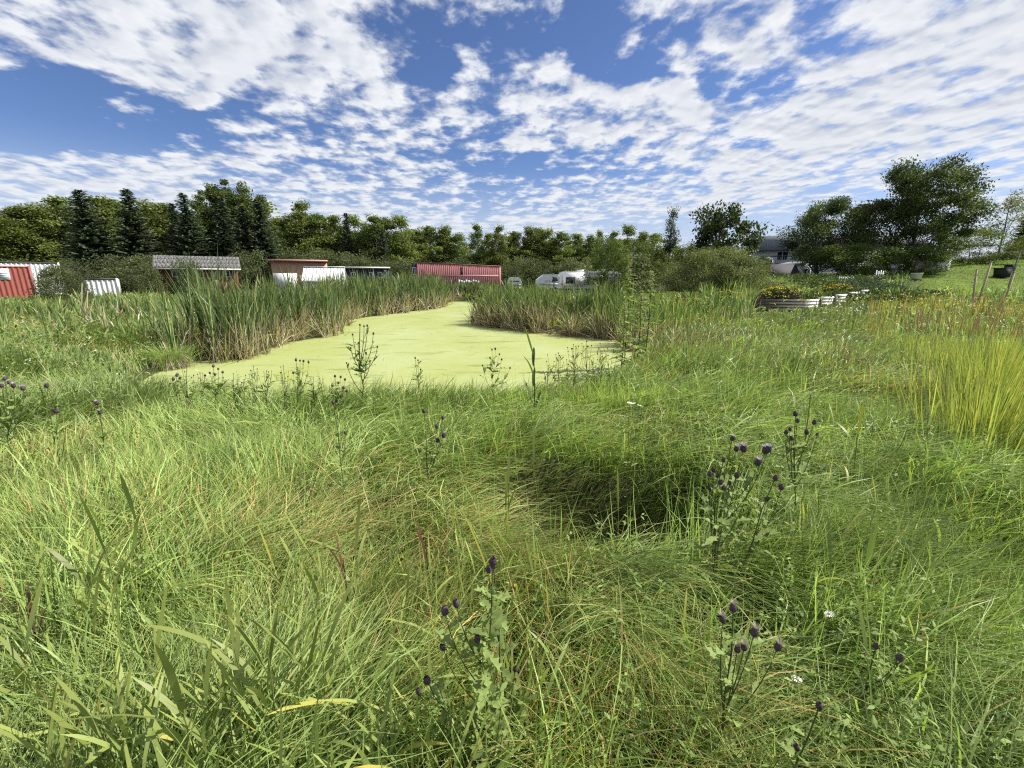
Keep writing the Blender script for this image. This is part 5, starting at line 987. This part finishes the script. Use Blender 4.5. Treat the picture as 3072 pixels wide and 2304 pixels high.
weed('thistle', 'single grey thistle head right of the left meadow one', 292, 3.3, [(292, 1212), (300, 1240)], wr, 22, .11, hs=.018, style='mixed', base_y=1400)
weed('thistle', 'thistle stem with blackish buds at centre left', 1035, 2.7, [(1036, 1300), (1000, 1210)], wr, 26, .10, hs=.014, base_y=1560)
ORD = ['first', 'second', 'third', 'fourth', 'fifth', 'sixth', 'seventh', 'eighth']
for k, (bx0, by0) in enumerate([(1675, 1060), (1720, 1035), (1760, 1025), (1800, 1030), (1840, 1050), (1640, 1085), (1700, 1080), (1780, 1075)]):
    hd = [(bx0+wr.normal(0, 16), by0+abs(wr.normal(0, 22))) for _ in range(7)]+[(bx0, by0)]
    weed('budding_weed', 'slim budding weed on the near right pond edge, %s from the left' % ORD[sorted([1675, 1720, 1760, 1800, 1840, 1640, 1700, 1780]).index(bx0)], bx0+6, 5.6+.12*k, hd, wr, 22, .13, 'weed', NLEAF, .014, 'bud', 'slim budding weeds on the near right bank', base_y=1180)
for k, bx0 in enumerate([560, 700, 760, 800, 850, 940, 600, 670]):
    by0 = 1120+wr.uniform(-25, 30); hd = [(bx0+wr.normal(0, 18), by0+abs(wr.normal(0, 25))) for _ in range(5)]+[(bx0, by0)]
    weed('leafy_weed', 'leafy green weed on the near left pond edge, %s from the left' % ORD[sorted([560, 700, 760, 800, 850, 940, 600, 670]).index(bx0)], bx0, 4.5+.08*k, hd, wr, 46, .13, 'weed', NLEAF, .010, 'bud', 'leafy weeds on the near left bank', base_y=1260, bushy=4)
# daisies and yarrow
weed('daisy', 'single white daisy at the lower right', 2380, 1.25, [(2390, 2037)], wr, 8, .05, 'flower', NLEAF, .016, 'daisy', None, .002, base_y=2150)
weed('daisy', 'white-flowered stem right of the hollow top', 1925, 2.85, [(1900, 1210), (1918, 1216), (1926, 1220), (1888, 1208)], wr, 16, .09, 'flower', NLEAF, .018, 'daisy', None, .003, base_y=1400)
weed('daisy', 'dark-stemmed white flower lower right of the seeding thistle', 2480, 1.5, [(2488, 1842)], wr, 8, .05, 'flower', NLEAF, .016, 'daisy', None, .002, base_y=1950)
# nettle-like tall spikes at the right end of the pond
def nettle(px, ytop, D, label, n=52, L_=.20):
    top = at(px, ytop, D); x = top.x; z0 = gz(x, D); h = top.z-z0; t = thing('tall_weed', label, 'plant', (x, D, z0)); m = MB(); m.add(*tube([(0, 0, -.05), (.03, 0, h*.5), (0, 0, h)], [.014, .011, .004], 6), TSTEM); m.build('stem', HERB, t); rd = random.Random(px)
    for k in range(n): f = rd.uniform(.03, .86); s = L_*(1.15-.6*f)*rd.uniform(.7, 1.2); link('leaf', NLEAF[k % 3], t, (0, 0, h*f), (R(rd.uniform(-35, 25)), R(rd.uniform(-20, 20)), k*2.4), (s*1.3, s, s))
    m = MB(); c = np.array([[rd.gauss(0, .03), rd.gauss(0, .03), h*rd.uniform(.80, 1.0)] for _ in range(90)]); V, F = leaf_quads(c, .05, np.random.default_rng(px), .6); m.add(V, F, (.30, .31, .16)); m.build('flower_spike', HERB, t)
nettle(1892, 762, 10.5, 'tallest leafy weed with pale flower spike at the right end of the pond', 90, .30)
nettle(1955, 812, 10.2, 'second tall leafy weed with pale spike right of the tallest', 70, .28)
nettle(1925, 870, 9.6, 'shorter leafy weed in front of the two tall spikes', 70, .26)
nettle(1875, 900, 9.8, 'leafy weed at the very corner of the pond', 70, .26)
# broad-bladed reed-grass shoots
def reed_shoot(px, py, tx, ty, D, label, k=6, w=.014, Lf=.26, col=None, group=None, ratio=1.0):
    b = at(px, py, D); tp = at(tx, ty, D+.02); rd = np.random.default_rng(int(px+py)); z0 = gz(b.x, D); base = np.array([b.x, D, min(b.z, z0+.3)]); base[2] = z0-.02; top = np.array(tp)-base
    t = thing('reed_grass', label, 'grass', tuple(base), 0, group); m = MB(); ts = np.linspace(0, 1, 6)[:, None]; P = top*ts*.82+np.array([.02, .01, 0])*np.sin(ts*3); col = np.array([.200, .245, .080]) if col is None else col
    m.add(*tube(P, np.linspace(.0028, .0015, 6)*max(1, D*.7), 5), col); m.build('stem', GRASS, t); hh = np.linalg.norm(top)
    for q in range(k):
        f = .25+.72*q/max(1, k-1); c = P[0]+(P[-1]-P[0])*min(1, f); m = MB(); a = q*2.6+rd.normal(0, .4)+rd.uniform(0, 1.0); L_ = np.array([Lf*rd.uniform(.7, 1.15)])
        e0 = R(84)-R(18)*rd.random(1); e1 = (R(66)-R(62)*rd.random(1)**1.5) if q < k-1 else np.array([R(70)]); C = (col*rd.uniform(.8, 1.3))[None, :]
        blades(m, c[None, :], np.array([a]), L_, np.array([w*rd.uniform(.8, 1.25)*max(1, D*.3)]), e0, e1, C, rd, 6, rd.normal(0, .3, 1), None, C*np.array([1.15, 1.05, .8]), 'lance', .5); m.build('leaf', GRASS, t)
    return t
SHOOTS = [(330, 1900, 300, 1560, 1.5), (395, 1780, 400, 1470, 1.75), (250, 1850, 235, 1640, 1.45), (35, 1960, 25, 1760, 1.2), (700, 2200, 690, 1840, 1.05), (770, 2260, 800, 1850, 1.0), (860, 2240, 900, 1820, 1.05), (930, 2230, 960, 1800, 1.1),
          (620, 2290, 600, 2010, .92), (540, 2290, 530, 2050, .9), (300, 2290, 270, 2080, .9), (330, 2200, 345, 2090, .95), (110, 2290, 120, 2130, .9), (840, 1800, 850, 1640, 1.5), (920, 1750, 960, 1580, 1.6), (1050, 1700, 1060, 1570, 1.7), (440, 2060, 445, 1880, 1.1), (820, 2090, 790, 1900, 1.15)]
for k, (a, b, c, d_, D) in enumerate(SHOOTS):
    reed_shoot(a, b, c, d_, D, 'broad-leaved pale reed-grass shoot in the lower left sward', 8, .014, .30, group='reed-grass shoots at the lower left')
reed_shoot(1600, 1140, 1600, 1000, 4.6, 'tall dark reed shoot rising before the pond left of the right cattails', 7, .022, .32, np.array([.075, .105, .04]))
reed_shoot(1500, 1700, 1530, 1390, 2.3, 'pale reed-grass shoot at the left lip of the dark hollow', 6, .012, .3)
reed_shoot(1640, 1400, 1590, 1300, 2.9, 'broad blade pair above the left end of the hollow', 4, .015, .34)
reed_shoot(1835, 1650, 1860, 1480, 2.1, 'forked pale grass blades in front of the hollow', 4, .012, .24)
reed_shoot(1480, 2300, 1500, 1560, 1.6, 'long yellowish blade left of the hollow ridge', 3, .013, .4, np.array([.26, .26, .05]))
reed_shoot(2420, 1290, 2440, 1120, 3.3, 'tall broad grass blades at the upper right of the hollow', 6, .014, .34)
reed_shoot(2570, 1400, 2580, 1240, 2.9, 'yellow-green grass blades right of the slender thistle', 5, .014, .3, np.array([.24, .25, .045]))
reed_shoot(2800, 1330, 2790, 1180, 3.0, 'wide green blades in front of the yellow clump', 6, .015, .34)
reed_shoot(2640, 2060, 2660, 1900, 1.4, 'lime green grass blade low at the right', 3, .012, .2, np.array([.22, .26, .045]))
# red-brown dock leaves
for px, py, yt, D, lab in ((1040, 1780, 1640, 1.75, 'dark red dying dock leaf standing left of centre'), (1278, 1640, 1590, 1.9, 'pinkish withered dock leaf near the centre'), (80, 1830, 1790, 1.4, 'reddish grass seed head at the lower left')):
    b = at(px, py, D); z0 = gz(b.x, D); tp = at(px+4, yt, D); h = max(.12, tp.z-z0); t = thing('dock_leaf', lab, 'plant', (b.x, D, z0)); rd = np.random.default_rng(px); m = MB(); c = np.array([[.085, .040, .028]])
    m.add(*tube([(0, 0, 0), (.005, 0, h*.5), (0, 0, h*.9)], [.004, .003, .002], 5), (.10, .045, .032)); m.build('stem', HERB, t); m = MB()
    for q in range(3): blades(m, np.array([[0, 0, h*(.45+.12*q)]]), np.array([q*2.2]), np.array([h*.5]), np.array([.011]), np.array([R(84)]), np.array([R(55)]), c*(1+.6*q), rd, 5, None, None, c*1.8, 'lance', .4)
    m.build('leaf', HERB, t)
# big yellow-ochre grass clump at the right and smaller ones
YEL = (np.array([.17, .24, .05]), np.array([.44, .40, .12]))
for k, (px, py, n, L_, lab) in enumerate([(2930, 1400, 1500, 1.0, 'big yellow-ochre upright grass clump at the right edge'), (2800, 1230, 900, .85, 'yellow-green grass clump left of the big ochre one'), (2880, 1080, 420, .7, 'brownish grass clump with dark centre behind the ochre ones'), (2960, 1230, 900, .85, 'ochre grass clump behind the big one at the right edge'), (2890, 1540, 900, .85, 'yellow-green upright grass in front of the big ochre clump'), (2600, 1620, 300, .45, 'small rusty orange grass clump right of the lilac thistles'), (2740, 1150, 300, .6, 'yellowish grass clump in the right middle meadow')]):
    o = onz(px, py, .6); tussock(px, py, lab, n, L_, YEL if k != 2 else (STRAW*.7, GREEN), False, .0065+.0012*math.hypot(o.x, o.y), (85, 62), 'grass_clump', .32, gz(o.x, o.y))
    bpy.context.view_layer.objects.active = None
# tufts of grass seed heads and small flowers scattered through the meadow
fl = MB(); frg = np.random.default_rng(17)
def sprinkle(n, xr, yr, col, h, size, cond=None, heads=5, spread=.05, stem=(.07, .10, .03), flat=True):
    q = np.stack([frg.uniform(*xr, n), frg.uniform(*yr, n)], 1); q = q[pond_sd(q[:, 0], q[:, 1]) > .3]
    if cond is not None: q = q[cond(q[:, 0], q[:, 1])]
    n = len(q); g = ground(q[:, 0], q[:, 1]); hh = frg.uniform(*h, n); P = np.stack([q[:, 0], q[:, 1], g], 1); d = np.hypot(q[:, 0], q[:, 1])
    blades(fl, P, frg.uniform(0, 6.28, n), hh, np.maximum(.004, .0013*d), np.full(n, R(90)), np.full(n, R(84)), np.tile(np.array(stem), (n, 1)), frg, 2)
    idx = np.repeat(np.arange(n), heads); m = len(idx); c = P[idx]+np.stack([frg.normal(0, spread, m), frg.normal(0, spread, m), hh[idx]+frg.normal(0, spread*.25, m)], 1)
    nv = np.stack([frg.normal(0, .35, m), frg.normal(0, .35, m), np.ones(m)], 1); a = unit(np.cross(nv, frg.normal(size=(m, 3)))); V, F = leaf_quads(c, np.maximum(size, .0022*d[idx])*frg.uniform(.7, 1.3, m), frg, .9, 0, a)
    fl.add(V, F, np.repeat(np.array(col)*frg.uniform(.75, 1.15, (m, 1)), 4, 0))
sprinkle(110, (9, 24), (9, 18), (.62, .50, .05), (.6, 1.0), .03, lambda x, y: (x > .85*y), 6, .06)
sprinkle(60, (6, 12), (13, 19), (.70, .62, .12), (.5, .9), .03, None, 6, .07)
sprinkle(150, (8, 22), (7, 17), (.72, .72, .62), (.35, .6), .02, lambda x, y: x > .7*y, 4, .04)
sprinkle(120, (-13, -3), (5, 16), (.72, .72, .66), (.4, .65), .02, None, 4, .04)
sprinkle(60, (2, 10), (4, 14), (.72, .72, .66), (.3, .5), .018, None, 4, .03)
tag(fl.build('wild_flowers', HERB), 'small white and yellow wild flowers scattered through the meadow', 'flowers', kind='stuff')
# dead flower stalks at the right, each a tan spike
rdx = random.Random(9); spike = MB(); V, F = lathe([(.006, 0), (.007, .55), (.016, .58), (.02, .75), (.017, .93), (.004, 1.0)], 6); spike.add(V, F, (.50, .39, .21)); SPM = spike.mesh('dead_spike', HERB)
for k in range(90):
    px = rdx.uniform(2740, 3120); D = rdx.uniform(9, 17); x = at(px, 900, D).x; z0 = gz(x, D); s = rdx.uniform(.55, .95); o = link('dead_flower_stalk', SPM, None, (x, D, z0), (R(rdx.gauss(0, 8)), R(rdx.gauss(2, 9)), rdx.uniform(0, 6)), (s*.9, s*.9, s))
    tag(o, 'tan dead flower stalk in the weedy patch below the lawn', 'dead stalk', 'dead flower stalks below the lawn')
# vegetable garden: leafy rows, flower clumps, dark bush in the raised bed
def leafy_mound(name, label, px, py, D, rx, ry, h, n, cols, ls, flower=None, fn=0, cat='plant', fs=.05):
    p = at(px, py, D); z0 = gz(p.x, D) if py is None or True else 0; rg = np.random.default_rng(int(px+D*10)); t = thing(name, label, cat, (p.x, D, z0)); st = MB(); mb = MB(); ns = 14
    for k in range(ns): a = rg.uniform(0, 6.28); r_ = rg.random()**.5; st.add(*tube([(0, 0, -.03), (rx*r_*math.cos(a)*.5, ry*r_*math.sin(a)*.5, h*.5), (rx*r_*math.cos(a), ry*r_*math.sin(a), h*rg.uniform(.7, 1.05))], [.012, .009, .004], 4), (.06, .07, .03))
    st.build('stems', HERB, t); u = rg.normal(size=(n, 3)); u = unit(u)*(rg.random(n)**.33)[:, None]; c = np.stack([u[:, 0]*rx, u[:, 1]*ry, h*(.5+.5*u[:, 2])], 1)*(1+.25*rg.normal(size=(n, 1))*.5); c[:, 2] = np.abs(c[:, 2])+.02
    C = np.array(cols[0])+(np.array(cols[1])-np.array(cols[0]))*rg.random((n, 1)); V, F = leaf_quads(c, ls*rg.uniform(.6, 1.3, n), rg, .6, .3); mb.add(V, F, np.repeat(C*rg.uniform(.75, 1.2, (n, 1)), 4, 0)); mb.build('leaves', HERB, t)
    if flower is not None:
        m = MB(); u = unit(rg.normal(size=(fn, 3))); c = np.stack([u[:, 0]*rx, u[:, 1]*ry, h*(.62+.45*np.abs(u[:, 2]))], 1); V, F = leaf_quads(c, fs*rg.uniform(.7, 1.3, fn), rg, .9); m.add(V, F, np.repeat(np.array(flower)*rg.uniform(.7, 1.1, (fn, 1)), 4, 0)); tag(m.build('flowers', HERB, t), kind='stuff')
G1 = ((.045, .075, .02), (.11, .15, .04)); GB = ((.05, .075, .05), (.09, .12, .075))
leafy_mound('flowering_plant', 'dark purple-leaved bush in the raised plank bed', 2335, 880, 18.3, .95, .6, .72, 1500, ((.020, .020, .014), (.045, .035, .02)), .10, (.60, .48, .04), 14)
leafy_mound('flowering_plant', 'bright yellow flower clump behind the raised bed', 2350, 860, 20.5, .9, .6, .62, 1300, G1, .11, (.66, .48, .04), 110, fs=.09)
leafy_mound('flowering_plant', 'yellow and orange flowers below the small picket row', 2510, 870, 22, .7, .5, .5, 1000, G1, .11, (.65, .40, .04), 90, fs=.09)
leafy_mound('flowering_plant', 'orange-yellow flowers in the weeds left of the willow foot', 2085, 880, 19, .8, .5, .6, 700, G1, .11, (.62, .42, .04), 70, fs=.08)
leafy_mound('flowering_plant', 'yellow flowers under the right side of the willow', 2180, 875, 19.5, .6, .5, .65, 600, G1, .11, (.66, .50, .04), 60, fs=.08)
for k, (px, D, rx, h, lab) in enumerate([(2440, 19.5, 1.0, .75, 'low bean plants right of the dark bush behind the white boards'), (2520, 20.5, 1.1, .8, 'low leafy vegetables behind the middle of the white boards'), (2600, 21.8, 1.0, .8, 'low leafy vegetables behind the right end of the white boards'), (2470, 25, 1.4, 1.1, 'pale green feathery plant behind the yellow flowers'), (2580, 26, 1.4, 1.0, 'grey-green vegetable rows below the picket row'), (2660, 24, 1.2, 1.0, 'grey-green leafy plants left of the white tub'), (2680, 19, .9, .95, 'dark green leafy weed at the right end of the board fence'), (2720, 20.5, .8, .8, 'pale flowering weed beside the dark weed at the fence end'), (2420, 29, 1.6, 1.0, 'weeds at the foot of the garage'), (2540, 30, 1.8, .9, 'weeds right of the garage in front of the spreading tree'), (2780, 22.5, 1.0, .6, 'grey plants around the foot of the white tub'), (2640, 31, 1.5, .8, 'weeds in shade between the two dark trees')]):
    leafy_mound('garden_plant', lab, px, 870, D, rx, .8, h*.55, 900, GB if k in (4, 5, 10) else G1, .12)
